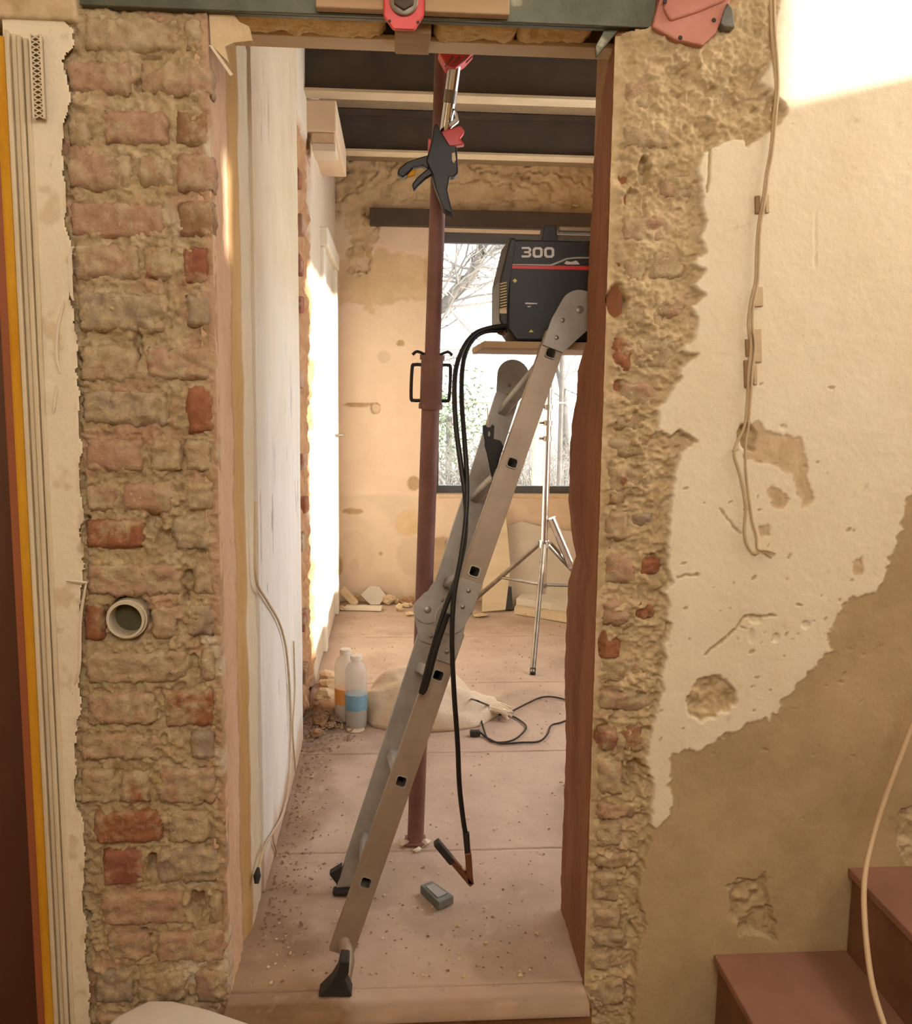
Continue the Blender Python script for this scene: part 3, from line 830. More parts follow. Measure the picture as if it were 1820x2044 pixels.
h -= 0.006 * dd * sstep(0.62, 0.66, vv) * sstep(1.22, 1.18, vv); L[..., 2] = np.maximum(L[..., 2], dd * sstep(0.98, 1.02, vv) * sstep(1.22, 1.18, vv))
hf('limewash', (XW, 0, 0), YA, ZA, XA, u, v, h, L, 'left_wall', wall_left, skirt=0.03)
MB().box((XW - .14, YB - .04, 0), (XW - .022, 3.74, ZC)).build('wall_core', 'core', wall_left)
# stump of the removed cross wall and far part of the same wall
XW2 = -0.415
u = grid(3.74, YBACK, 0.007); v = grid(0, ZC, 0.008)
uu, vv = np.meshgrid(u, v, indexing='ij')
PXl, PYl = project(np.stack([np.full_like(uu, XW2), uu, vv], -1))
st = sstep(4.62, 4.48, uu + .22 * fbm(uu * 6, vv * 6, 4, 91)) * sstep(2.68, 2.62, vv)
L = np.zeros(uu.shape + (3,))
L[..., 2] = st
L[..., 0] = (1 - st) * .6
h = st * (-0.004 + 0.030 * fbm(uu * 9, vv * 12, 4, 92) + .012 * fbm(uu * 30, vv * 30, 3, 93)) + (1 - st) * (.012 + .0015 * fbm(uu * 9, vv * 9, 3, 94))
hf('broken_masonry', (XW2, 0, 0), YA, ZA, XA, u, v, h, L, 'left_wall', wall_left, skirt=0.04)
MB().box((XW2 - .16, 3.74, 0), (XW2 - .035, YBACK + .1, ZC)).build('wall_core', 'core', wall_left)
for k, (y, z) in enumerate(((3.86, 2.36), (3.88, 2.02), (3.9, 1.86), (3.84, 1.55), (3.9, 1.2), (3.86, .86), (3.92, .5), (4.0, 2.2), (4.02, 1.0), (3.95, .25))):
    rr = random.Random(k)
    o = MB().obox((XW2 + .004, y, z), (1, 0, 0), (0, 1, rr.uniform(-.1, .1)), (0, 0, 1), .06, .14, .07).build('brick', 'brick', wall_left, bevel=.008)
    o.color = (*s2l(rr.choice((RED, PNK, BRN, ORG))), rr.uniform(.35, .6))

# boxed-in pipe run under the ceiling beams
b = thing('plaster_boxing', 'plastered boxing under the ceiling, high in the left corner of the far room', 'boxing', (XW2 + .08, 4.8, 2.62))
MB().box((XW2, 4.38, 2.69), (-.268, 5.27, 2.829)).build('box_shell', 'plain_far', b, bevel=.006)
MB().box((XW2 + .03, 4.40, 2.64), (-.275, 4.56, 2.69)).build('lower_block', 'rubble', b, bevel=.006)
MB().box((XW2 + .035, 4.395, 2.605), (-.272, 4.57, 2.64)).build('bottom_plate', 'plaster_bits', b, bevel=.003)

# far wall
wall_back = empty('wall_back', (0.7, YBACK, 0), 'structure')
u = grid(-0.46, 1.82, 0.010); v = grid(0, ZC, 0.010)
uu, vv = np.meshgrid(u, v, indexing='ij')
PX, PY = project(np.stack([uu, np.full_like(uu, YBACK), vv], -1))
wx0, wx1, wz0, wz1 = onY(864, 800, YBACK)[0], 1.55, onY(1000, 988, YBACK)[2], onY(960, 460, YBACK)[2]
w1 = 9 * fbm(uu * 16, vv * 16, 4, 101); w2 = 9 * fbm(uu * 16, vv * 16, 4, 102)
raw = np.maximum(sstep(450, 400, PY + 2.2 * w2), inpoly(PX + 2 * w1, PY + 2 * w2, [(690, 420), (745, 405), (760, 455), (745, 500), (735, 540), (690, 545), (695, 500)]).astype(float))
band = inpoly(PX + 2 * w1, PY + 2.2 * w2, [(670, 520), (745, 495), (870, 520), (870, 590), (800, 595), (740, 620), (700, 600), (670, 612)]).astype(float)
low = sstep(985, 992, PY + .2 * w2)
h = 0.003 * fbm(uu * 6, vv * 6, 3, 103) + 0.001 * fbm(uu * 30, vv * 30, 3, 104)
stones = fbm(uu * 9, vv * 11, 3, 105)
h += raw * (-.012 + .022 * stones + .008 * fbm(uu * 30, vv * 30, 3, 106))
h -= raw * .02 * sstep(.07, .0, np.abs(fbm(uu * 7, vv * 9, 3, 111)))
h += -.006 * blur(band, 1) + low * .014
L = np.zeros(uu.shape + (3,))
L[..., 0] = np.clip(raw + .85 * blur(band, 1), 0, 1)
L[..., 1] = low * (.3 + .5 * sstep(-.1, .3, fbm(uu * 5, vv * 5, 3, 107)))
L[..., 2] = np.maximum(.6 * raw * sstep(.2, .5, fbm(uu * 7, vv * 9, 3, 108)), .5 * sstep(1170, 1215, PY + w2))
for (cx, cy, rx, ry, dep, lay) in ((750, 815, 9, 9, .05, 2), (767, 712, 12, 12, .003, 1), (715, 808, 30, 4, .012, 2), (704, 1072, 20, 14, .004, 1), (706, 1128, 10, 13, .004, 1), (704, 1020, 20, 6, .004, 2), (815, 1045, 26, 26, .004, 0),
                                   (822, 1110, 28, 38, .004, 1), (760, 1105, 3, 4, .006, 2), (672, 1130, 12, 20, .004, 2), (855, 540, 8, 30, .01, 0), (800, 685, 8, 6, .006, 2), (826, 965, 12, 14, .008, 2)):
    d = ((PX - cx) / rx) ** 2 + ((PY - cy) / ry) ** 2 + .25 * fbm(uu * 30, vv * 30, 2, 109) * (lay != 2 or rx > 12)
    q = sstep(1.3, 0.85, d); h -= dep * q
    for k in range(3): L[..., k] = L[..., k] * (1 - q) + (q if k == lay else 0)
h -= .02 * sstep(1.0, .4, np.abs(PY - 318 - 4 * w1 * .2) / 4) * (PX < 700)
keep = ~((uu > wx0) & (uu < wx1) & (vv > wz0) & (vv < wz1))
hf('far_plaster', (0, YBACK, 0), XA, ZA, -YA, u, v, h, L, 'back_wall', wall_back, keep=keep, skirt=0.0)
MB().box((-.6, YBACK + .03, -.3), (wx0, YBACK + .33, 3.35)).box((wx1, YBACK + .03, -.3), (2.1, YBACK + .33, 3.35)).box((wx0, YBACK + .03, -.3), (wx1, YBACK + .33, wz0)).box((wx0, YBACK + .03, wz1), (wx1, YBACK + .33, 3.35)).build('wall_core', 'plain_far', wall_back)
# side wall of the far room with its window opening (out of frame, right): sun reaches the left wall through it
wall_box('wall_right', [((1.8, YB, 0), (2.05, 2.40, 3.35)), ((1.8, YB - .02, 0), (2.05, YBACK + .1, .72)), ((1.8, YB, 2.72), (2.05, YBACK + .1, 3.35)), ((1.8, 4.72, .72), (2.05, YBACK + .1, 2.72))], 'plain_far')
wall_box('ceiling', [((XW2 - .2, YB - .3, ZC), (2.05, YBACK + .33, ZC + .15))], 'ceiling')

# window in the far wall
win = empty('window_1', (0.9, YBACK + .12, wz0), 'structure')
f0 = onY(1000, 970, YBACK + .10)[2]; f1 = onY(960, 486, YBACK + .10)[2]
yb0, yb1 = YBACK + .10, YBACK + .16
MB().box((wx0, yb0, wz0), (wx1, yb1, f0)).box((wx0, yb0, f1), (wx1, yb1, wz1)).box((wx0, yb0, f0), (wx0 + .05, yb1, f1)).box((wx1 - .05, yb0, f0), (wx1, yb1, f1)).build('window_frame', 'window_frame', win, bevel=.006)
MB().box((wx0 + .05, yb0 + .025, f0), (wx1 - .05, yb0 + .031, f1)).build('pane', 'glass', win)
MB().box((wx0 - .02, YBACK - .02, wz0 - .02), (wx1 + .02, yb0, wz0 + .004)).build('window_sill', 'rubble', win, bevel=.004)
a0 = onY(738, 434, YBACK - .02)
lb = thing('steel_lintel', 'long dark steel lintel on the far wall above the bright window', 'beam', (0.8, YBACK - .04, a0[2] - .07))
za, zb = a0[2] - .055, a0[2] + .06
MB().box((a0[0], YBACK - .05, za), (1.78, YBACK - .035, zb)).box((a0[0], YBACK - .035, za), (1.78, YBACK + .02, za + .012)).box((a0[0], YBACK - .035, zb - .012), (1.78, YBACK + .02, zb)).build('channel', 'beam_dark', lb, bevel=.003)

# door in the left wall of the far room
dr = empty('door_1', (XW2, 5.6, 0), 'structure')
zt = onX(650, 520, XW2)[2]
y0, y1 = 5.12, 6.12
MB().box((XW2, y0, 0), (XW2 + .035, y0 + .10, zt)).build('door_casing', 'door_white', dr, bevel=.008)
MB().box((XW2, y1 - .10, 0), (XW2 + .045, y1, zt)).build('door_casing', 'door_white', dr, bevel=.008)
MB().box((XW2, y0 - .02, zt), (XW2 + .055, y1 + .02, zt + .10)).build('door_head', 'door_white', dr, bevel=.008)
leaf = MB().box((XW2, y0 + .10, 0), (XW2 + .022, y1 - .10, zt)).build('door_leaf', 'door_white', dr, bevel=.003)
for (pa, pb, qa, qb) in ((.15, .42, .2, .9), (.58, .85, .2, .9), (.15, .42, 1.1, 1.9), (.58, .85, 1.1, 1.9)):
    MB().box((XW2 + .02, y0 + pa, qa), (XW2 + .032, y0 + pb, qb)).build('door_panel', 'door_white', leaf, bevel=.008)
hp = onX(672, 868, XW2 + .04)
MB().tube([(XW2 + .03, y1 - .16, hp[2]), (XW2 + .08, y1 - .16, hp[2]), (XW2 + .08, y1 - .05, hp[2])], .009).build('door_handle', 'steel', leaf, smooth=True)

# door at the left edge of the hall: leaf, foam strip, mouldings
d2 = empty('door_2', (-0.95, YF - .02, HALLZ), 'structure')
def vstrip(name, mat, x0, x1, yf, yb, z0, z1, par, bev=.003):
    return MB().box((x0, yf, z0), (x1, yb, z1)).build(name, mat, par, bevel=bev)
def xat(px, py): return onY(px, py, YF - .02)[0]
zt2 = onY(40, 66, YF)[2]
x_r0, x_y0, x_w0, x_w1 = xat(26, 1250), xat(45, 1250), xat(67, 1250), xat(110, 1250)
vstrip('door_leaf', 'door_brown', -1.42, x_r0, YF + .015, YF + .055, HALLZ, zt2 - .03, d2)
vstrip('door_stop', 'door_strip', x_r0, x_y0, YF - .005, YF + .05, HALLZ, zt2 - .03, d2, .004)
vstrip('foam_strip', 'yellow_foam', x_y0, x_w0, YF - .018, YF + .05, HALLZ, zt2 - .01, d2, .008)
vstrip('door_head', 'yellow_foam', -1.42, x_y0, YF - .014, YF + .05, zt2 - .03, zt2 - .008, d2, .005)
n = 4
for k in range(n):
    a = x_w0 + (x_w1 - x_w0) * k / n; b_ = x_w0 + (x_w1 - x_w0) * (k + 1) / n
    vstrip('moulding', 'white_trim', a + .0012, b_ - .0012, YF - (.024, .016, .022, .017)[k], YF + .02, HALLZ, zt2 - .002 - .004 * k, d2, .003)
# perforated plaster bead
cb = thing('corner_bead', 'short perforated metal plaster bead above the white mouldings, top left', 'bead', (xat(74, 150), YF - .03, 1.98))
za = onY(72, 236, YF - .03)[2]; zb_ = onY(74, 68, YF - .03)[2]; xc = onY(74, 150, YF - .03)[0]
vstrip('rail', 'bead', xc - .012, xc - .009, YF - .032, YF - .024, za, zb_, cb, 0)
vstrip('rail', 'bead', xc + .009, xc + .012, YF - .032, YF - .024, za, zb_, cb, 0)
vstrip('backing_strip', 'brown_clip', xc - .010, xc + .010, YF - .022, YF - .016, za, zb_, cb, 0)
mb = MB(); nn = 16; dz = (zb_ - za) / nn
for k in range(nn):
    z = za + k * dz
    for s in (-1, 1):
        mb.tube([(xc - .010 * s, YF - .029, z), (xc + .010 * s, YF - .029, z + dz)], .0018, 5)
mb.build('mesh_strip', 'bead', cb)

# ------------------------------------------------------------------ lintel over the doorway
lz = onY(800, 40, YF)[2]                      # underside of the front steel beam
lint = thing('steel_lintel', 'green-grey steel beam over the doorway with boards and red plate on it', 'beam', (0.0, YF, lz))
xl0, xl1 = onY(163, 20, YF)[0], onY(1306, 30, YF)[0]
MB().box((xl0, YF - .012, lz), (xl1, YF, lz + .24)).box((xl0, YF, lz), (xl1, YF + .018, lz + .008)).box((xl0, YF, lz + .23), (xl1, YF + .05, lz + .24)).build('front_channel', 'lintel', lint, bevel=.002)
MB().box((xl0 + .25, YF + .125, lz + .004), (xl1 - .05, YF + .20, lz + .016)).box((xl0 + .25, YF + .19, lz + .016), (xl1 - .05, YF + .20, lz + .16)).build('rear_angle', 'wood_pale', lint, bevel=.002)
def infill(px0, px1, mat, zo=0.0, seed=0):
    x0, x1 = onY(px0, 70, YF + .09)[0], onY(px1, 70, YF + .09)[0]
    nu, nv = max(8, int((x1 - x0) / .008)), 14
    u = np.linspace(x0, x1, nu); v = np.linspace(-(YF + .130), -(YF + .016), nv)
    uu, vv = np.meshgrid(u, v, indexing='ij')
    e = np.minimum(np.minimum(uu - x0, x1 - uu), np.minimum(vv + YF + .130, -(YF + .016) - vv))
    hh = zo + .010 * fbm(uu * 25, vv * 25, 4, 120 + seed) + .005 * fbm(uu * 80, vv * 80, 2, 121 + seed) - .016 * np.clip(1 - e / .014, 0, 1)
    return hf('stone', (0, 0, lz + .016), XA, -YA * -1 if False else -YA * -1, -ZA, u, v, hh, None, mat, lint) if False else hf('stone', (0, 0, lz + .014), XA, -YA, -ZA, u, v, hh, None, mat, lint, skirt=.07)
infill(470, 770, 'yellow_stone', 0.008, 1)
infill(866, 1030, 'yellow_stone', 0.010, 2)
infill(1034, 1180, 'yellow_stone', 0.006, 3)
x0, x1 = onY(788, 70, YF + .06)[0], onY(860, 70, YF + .06)[0]
MB().box((x0, YF + .04, lz - .012), (x1, YF + .17, lz + .05)).build('packing_block', 'wood', lint, bevel=.004)
# bearing plates at the two ends
def plate_px(name, pts, Y, th, mat, parent, bevel=.002):
    P = [onY(x, y, Y) for x, y in pts]
    return MB().prism((0, Y, 0), XA, ZA, -YA, [[(p[0], p[2]) for p in P]], th).build(name, mat, parent, bevel=bevel)
plate_px('end_plate', [(1188, 118), (1236, 60), (1240, 44), (1212, 48), (1186, 96)], YF + .02, .012, 'lintel', lint)
plate_px('corner_mortar', [(420, 32), (468, 34), (480, 50), (500, 60), (506, 88), (470, 92), (452, 100), (458, 130), (440, 112), (424, 96)], YF + .03, .020, 'rubble', lint, .004)
plate_px('edge_strip', [(418, 92), (424, 92), (466, 150), (460, 153)], YF + .012, .006, 'plaster_bits', lint, .0)
# boards held against the beam
for (pa, pb, lab, top) in ((632, 792, 'short raw board on the green steel beam, left of the red plate', -40), (846, 1014, 'raw board on the green steel beam, right of the red plate', -40)):
    A, B = onY(pa, 38, YF - .014), onY(pb, 30, YF - .014)
    tag(MB().box((A[0], YF - .040, lz + .004), (B[0], YF - .0125, lz + .085)).build('wooden_board', 'wood', None, bevel=.003), lab, 'board', 'boards on the steel beam')
# red plate with nut
rc = onY(806, 8, YF - .06)
rp = thing('prop_end_plate', 'red eight-sided steel plate with a dark hexagon nut at the beam', 'plate', (rc[0], YF - .06, rc[2]))
k_ = YF / F
oc = [(-37, -36), (-22, -50), (22, -50), (37, -36), (37, 16), (20, 42), (-20, 42), (-37, 20)]
MB().prism((rc[0], YF - .045, rc[2]), XA, -ZA, -YA, [[(a * k_, b_ * k_) for a, b_ in oc]], .012).build('plate', 'red_paint', rp, bevel=.003)
MB().lathe((rc[0], YF - .057, rc[2] + .006), [(.030, 0), (.030, .006), (.027, .008)], 24, (0, -1, 0)).build('washer', 'steel', rp, smooth=True)
MB().prism((rc[0], YF - .064, rc[2] + .008), XA, -ZA, -YA, [[(.024 * math.cos(a), .024 * math.sin(a)) for a in [math.pi / 6 + k * math.pi / 3 for k in range(6)]]], .010).build('nut', 'beam_dark', rp, bevel=.002)
MB().lathe((rc[0], YF - .074, rc[2] + .012), [(.009, 0), (.009, .012), (.006, .015)], 14, (0, -1, 0)).build('bolt_end', 'chrome', rp, smooth=True)
for sx in (-1, 1):
    MB().lathe((rc[0] + sx * .030, YF - .0572, rc[2] - .034), [(.0035, 0), (.003, .001)], 10, (0, -1, 0)).build('hole', 'rubber', rp)
# faded red bracket, top right
bk = thing('steel_bracket', 'faded red steel bracket with screw holes set into broken plaster, top right', 'bracket', tuple(onY(1370, 40, YF - .02)))
nu, nv = 22, 22
poly = [(1322, -30), (1470, -30), (1446, 25), (1425, 70), (1398, 96), (1345, 84), (1298, 58)]
A = onY(1372, 30, YF - .02)
P = [onY(x, y, YF - .02) for x, y in poly]
MB().prism((0, YF - .004, 0), XA, ZA, -YA, [[(p[0], p[2]) for p in P]], .030).build('plate', 'pink_paint', bk, bevel=.004)
fl = [onY(x, y, YF - .034) for x, y in ((1330, -30), (1462, -30), (1446, 4), (1392, 26), (1336, 44), (1322, 20))]
MB().prism((0, YF - .030, 0), XA, ZA, -YA, [[(p[0], p[2]) for p in fl]], .012).build('folded_flange', 'pink_paint', bk, bevel=.008, seg=3)
for (x, y) in ((1327, 3), (1358, 75), (1425, 40)):
    q = onY(x, y, YF - (.043 if y < 20 else .035))
    MB().lathe((q[0], YF - (.0425 if y < 20 else .0345), q[2]), [(.005, 0), (.004, .0015)], 10, (0, -1, 0)).build('screw_hole', 'rubber', bk)
P = [onY(x, y, YF - .02) for x, y in [(1446, 12), (1456, 26), (1461, 62), (1440, 60), (1432, 54), (1438, 30)]]
tag(MB().prism((0, YF - .006, 0), XA, ZA, -YA, [[(p[0], p[2]) for p in P]], .034).build('slate_shard', 'grey_block', None, bevel=.003), 'blue-grey shard stuck in the plaster beside the faded red bracket', 'shard')

# ceiling beams of the far room
for (Y, pxl, lab, z) in ((4.32, 560, 'dark steel ceiling beam nearest the doorway, pale lower flange', 2.83), (5.32, 600, 'dark steel ceiling beam nearest the far wall', 2.83)):
    be = thing('ceiling_beam', lab, 'beam', (.7, Y, z), 'steel ceiling beams')
    x0 = XW2 - .02
    MB().box((x0, Y - .005, z + .014), (1.82, Y + .005, ZC - .004)).build('web', 'beam_dark', be)
    MB().box((x0, Y - .055, z), (1.82, Y + .055, z + .014)).build('lower_flange', 'beam_flange', be, bevel=.002)
    MB().box((x0, Y - .055, ZC - .03), (1.82, Y + .055, ZC - .004)).build('upper_flange', 'beam_dark', be, bevel=.002)

# ------------------------------------------------------------------ pipe stub in the brick pier
pc = onY(250, 1238, YF - .012)
pp = thing('drain_pipe', 'white plastic pipe stub sticking out of the brick pier', 'pipe', (pc[0], YF - .02, pc[2] - .045))
MB().pipe((pc[0], YF - .012, pc[2]), (pc[0], YF + .10, pc[2]), .043, .0375, 32).build('pipe_wall', 'pvc', pp, smooth=True)
MB().pipe((pc[0] + .001, YF - .005, pc[2]), (pc[0], YF + .04, pc[2]), .0465, .0432, 32).build('socket_rim', 'pvc', pp, smooth=True)
MB().lathe((pc[0], YF + .035, pc[2]), [(.037, 0), (.037, .004)], 24, (0, 1, 0)).build('pipe_plug', 'pipe_inside', pp)

# ------------------------------------------------------------------ stairs, lower right
z1 = onY(1424, 1904, YF - .02)[2]; z2 = onY(1692, 1731, YF - .02)[2]
x1 = onY(1424, 1904, YF - .02)[0]; x2 = onY(1692, 1731, YF - .02)[0]
run = x2 - x1; rise = z2 - z1
stairs = empty('stairs_1', (x1, 1.6, HALLZ), 'structure')
for k in range(3):
    xa = x1 + k * run; zt_ = z1 + k * rise
    MB().box((xa + .012, 0.75, HALLZ), (min(xa + run + .01, 2.39), YF - .022, zt_ - .022)).build('riser', 'riser', stairs, bevel=.003)
    xb_ = min(xa + run + .012, 2.395)
    MB().box((xa, 0.74, zt_ - .022), (xb_, 1.30, zt_)).build('tread_tile', 'terracotta', stairs, bevel=.004)
    MB().box((xa, 1.303, zt_ - .022), (xb_, YF - .020, zt_)).build('tread_tile', 'terracotta', stairs, bevel=.004)

# ------------------------------------------------------------------ things: steel prop
ya_, yb_ = 2.84, 2.74
pb = onZ(829, 1682, 0.0); pt = onY(884, 104, 2.70)
pb = np.array([pb[0], pb[1], 0.004]); ax = pt - pb
def pr(t): return pb + ax * t
def t_at(py):
    lo, hi = 0., 1.
    for _ in range(40):
        mid = (lo + hi) / 2
        if project(pr(mid))[1] > py: lo = mid
        else: hi = mid
    return lo
prop = thing('steel_prop', 'tall oxide-red adjustable steel prop standing behind the folding ladder', 'prop', pb)
tc0, tc1 = t_at(806), t_at(712)
MB().pipe(pr(0), pr(tc0), .0275, .023, 24).build('outer_tube', 'prop', prop, smooth=True)
MB().tube([pr(tc0 - .01), pr(1.02)], .0232, 24).build('inner_tube', 'prop', prop, smooth=True)
collar = MB().tube([pr(tc0), pr(tc1)], .0335, 24).build('collar', 'prop', prop, smooth=True)
MB().tube([pr(tc1 - .004), pr(tc1 + .002)], .0375, 24).build('collar_ring', 'prop', collar, smooth=True)
MB().tube([pr(tc0 - .006), pr(tc0)], .0365, 24).build('collar_ring', 'prop', collar, smooth=True)
for s in (-1, 1):
    a_, b_ = pr(tc0 + .004), pr(tc1 - .010)
    w_ = (.060 if s < 0 else .056) * s
    pts = [a_ + XA * .03 * s, a_ + XA * (w_ - .008 * s), a_ + XA * w_ + ZA * .010, b_ + XA * w_ - ZA * .010, b_ + XA * (w_ - .008 * s), b_ + XA * .03 * s]
    MB().tube(spline(pts, 4), .0052, 8).build('collar_handle', 'rubber', collar, smooth=True)
    MB().tube(spline([pr(tc1 + .002) + XA * .02 * s, pr(tc1 + .006) + XA * .046 * s, pr(tc1 + .002) + XA * .060 * s], 4), .005, 6).build('nut_lug', 'rubber', collar, smooth=True)
MB().obox(pr(0) + ZA * .003, XA, YA, ZA, .07, .07, .008).build('foot_plate', 'prop', prop, bevel=.002)
MB().obox(pr(1.02) + ZA * .003, XA, YA, ZA, .12, .12, .008).build('head_plate', 'prop', prop, bevel=.002)
topz = pr(1.02)[2] + .007

# chrome support pole with grip clamp, fixed to the prop
hd = onY(909, 120, 2.60); lo = onY(884, 300, 2.66)
sp_ = thing('support_pole', 'chrome telescopic pole with red ribbed head and black clamp handle, under the lintel', 'support pole', lo)
dirp = (onY(909, 120, 2.60) - lo) / np.linalg.norm(hd - lo)
qe = onY(886, 284, 2.65); q0, q1, q2 = hd + (qe - hd) * .16, hd + (qe - hd) * .36, hd + (qe - hd) * .52
MB().tube([q0 + dirp * .03, q1], .0175, 20).build('upper_tube', 'chrome', sp_, smooth=True)
MB().tube([q1, q2], .0182, 20).build('sleeve', 'steel', sp_, smooth=True)
MB().tube([q2, qe], .0165, 20).build('lower_tube', 'chrome', sp_, smooth=True)
hz = [onY(x, y, 2.60) for x, y in ((874, 108), (946, 108), (930, 126), (908, 142), (890, 138))]
MB().prism((0, 2.575, 0), XA, ZA, YA, [[(p[0], p[2]) for p in hz]], .06).build('head_pad', 'red_paint', sp_, bevel=.003)
for k in range(4):
    a_ = onY(888 + k * 14, 134 - k * 3, 2.573); b_ = onY(904 + k * 13, 112, 2.573)
    MB().tube([a_, b_], .0022, 6).build('rib', 'prop', sp_)
for nm, mat, poly, Y0, th in (('clamp_body', 'plastic_black', [(856, 300), (862, 276), (866, 250), (872, 246), (880, 262), (898, 290), (912, 292), (915, 345), (908, 352), (898, 352), (893, 380), (905, 430), (886, 420), (868, 372), (862, 345), (850, 320)], 2.600, .045),
                              ('clamp_jaw', 'red_paint', [(880, 262), (920, 250), (928, 262), (918, 276), (928, 288), (896, 292), (884, 282)], 2.612, .03),
                              ('clamp_jaw', 'red_paint', [(855, 275), (864, 278), (862, 306), (854, 304)], 2.612, .03),
                              ('grip', 'plastic_black', [(858, 308), (836, 314), (810, 324), (796, 336), (792, 346), (804, 355), (814, 346), (826, 334), (842, 330), (856, 338)], 2.605, .03),
                              ('trigger', 'plastic_black', [(862, 330), (846, 342), (832, 354), (822, 368), (826, 382), (834, 372), (850, 356), (868, 345)], 2.610, .02),
                              ('release_button', 'yellow_foam', [(812, 342), (832, 336), (828, 350), (812, 354)], 2.615, .012)):
    P = [onY(x, y, Y0) for x, y in poly]
    MB().prism((0, Y0, 0), XA, ZA, YA, [[(p[0], p[2]) for p in P]], th).build(nm, mat, sp_, bevel=.004)
P = [onY(x, y, 2.598) for x, y in ((902, 306), (908, 304), (910, 318), (906, 326), (902, 320))]
MB().prism((0, 2.597, 0), XA, ZA, YA, [[(p[0], p[2]) for p in P]], .004).build('clamp_slot', 'wood_pale', sp_)
P = [onY(x, y, 2.62) for x, y in ((906, 216), (914, 232), (916, 244), (900, 256), (898, 246), (908, 238))]
MB().prism((0, 2.605, 0), XA, ZA, YA, [[(p[0], p[2]) for p in P]], .02).build('lock_lever', 'chrome', sp_, bevel=.002)
# the bearer both of them press against, behind the lintel
tag(MB().box((-.36, 2.50, topz), (.62, 2.86, topz + .05)).build('wooden_bearer', 'wood', None, bevel=.003), 'wooden bearer across the head of the steel prop behind the lintel', 'board')

# ------------------------------------------------------------------ things: folding ladder
ladder = thing('folding_ladder', 'hinged aluminium ladder leaning to the right through the doorway', 'ladder', onZ(700, 1890, 0.0))
n0, n1 = onY(680, 1905, 2.20), onY(1132, 610, 2.52)
f0_, f1_ = onY(692, 1790, 2.56), onY(1028, 745, 2.98)
rd = ((f0_ + f1_) - (n0 + n1)); rd = rd / np.linalg.norm(rd)      # rung direction
def stile(a, b, holes, w, parent, mat, seg, nm='stile'):
    a, b = np.array(a), np.array(b)
    A = (b - a); Ln = np.linalg.norm(A); A /= Ln
    Bv = np.cross(rd, A); Bv /= np.linalg.norm(Bv); N = np.cross(A, Bv)
    if N @ rd < 0: N = -N
    out = []
    for (t0, t1) in seg:
        polys = [[(t0 * Ln, -w / 2), (t1 * Ln, -w / 2), (t1 * Ln, w / 2), (t0 * Ln, w / 2)]]
        for hc in holes:
            if t0 < hc < t1:
                c = hc * Ln; s = .0125; r = .004
                polys.append([(c - s + r, -s), (c + s - r, -s), (c + s, -s + r), (c + s, s - r), (c + s - r, s), (c - s + r, s), (c - s, s - r), (c - s, -s + r)])
        out.append(MB().prism(a, A, Bv, N, polys, .026).build(nm, mat, parent, bevel=.0022))
    return a, A, Bv, N, Ln
def along(a, b, pxy):
    best = min(np.linspace(0, 1, 400), key=lambda t: np.hypot(*(np.array(project(a + (b - a) * t)) - np.array(pxy))))
    return float(best)
hol = [along(n0, n1, p) for p in ((1098, 706), (1023, 925), (953, 1142), (880, 1352), (803, 1560), (730, 1762))]
sA = stile(n0, n1, hol, .064, ladder, 'alu', [(0.0, .485), (.515, .955)])
sB = stile(f0_, f1_, [], .078, ladder, 'alu_dull', [(-.04, .485), (.515, .955)])
for t_ in hol:
    P = n0 + (n1 - n0) * t_; Q = f0_ + (f1_ - f0_) * t_
    D = Q - P; Dn = D / np.linalg.norm(D); A = sA[1]; Bv = np.cross(Dn, A); Bv /= np.linalg.norm(Bv); A2 = np.cross(Bv, Dn)
    so, si = .0155, .0125
    def sq(s, r=.004): return [(-s + r, -s), (s - r, -s), (s, -s + r), (s, s - r), (s - r, s), (-s + r, s), (-s, s - r), (-s, -s + r)]
    MB().prism(P - Dn * .003, A2, Bv, Dn, [sq(so), sq(si)], np.linalg.norm(D) + .004).build('rung', 'alu_dull', ladder)
def hinge(nm, a, b, tc, r, ext0, ext1, off, mat='alu_dull', boss=True, th=.006, lat=0.0):
    a, b = np.array(a), np.array(b); A = b - a; Ln = np.linalg.norm(A); A /= Ln
    Bv = np.cross(rd, A); Bv /= np.linalg.norm(Bv); N = np.cross(A, Bv)
    if N @ rd < 0: N = -N
    C = a + A * Ln * tc + Bv * lat
    pts = []
    for k in range(25):
        w = math.radians(-70 + k * 320 / 24) if ext0 < 0 else math.radians(110 + k * 320 / 24)
        pts.append((r * math.cos(w) * (1), r * math.sin(w)))
    hw = .030
    tail = [(ext0, -lat - hw), (ext0, -lat + hw)] if ext0 > 0 else [(ext0, -lat + hw), (ext0, -lat - hw)]
    circ = [(r * math.cos(w), r * math.sin(w)) for w in np.linspace(0, 2 * math.pi, 28, endpoint=False)]
    allp = circ + tail + [(ext0 * .4, -lat + hw), (ext0 * .4, -lat - hw)]
    # convex outline
    allp = sorted(set((round(x, 5), round(y, 5)) for x, y in allp))
    def half(ps):
        o = []
        for p in ps:
            while len(o) > 1 and (o[-1][0] - o[-2][0]) * (p[1] - o[-2][1]) - (o[-1][1] - o[-2][1]) * (p[0] - o[-2][0]) <= 0: o.pop()
            o.append(p)
        return o[:-1]
    hull = half(allp) + half(allp[::-1])
    hp_ = MB().prism(C + N * off, A, Bv, N, [hull], th).build(nm, mat, ladder, bevel=.002)
    if boss:
        MB().lathe(C + N * (off + (th if off > 0.01 else 0)) , [(.011, -.004), (.011, 0.004), (.008, .005)], 16, N if off > .01 else -N).build('pivot', 'steel', hp_, smooth=True)
        for kk in (.35, .75):
            MB().lathe(C + A * ext0 * kk - Bv * lat + N * off, [(.006, -.002), (.006, 0.003), (.004, .004)], 12, -N).build('rivet', 'steel', hp_, smooth=True)
    return C
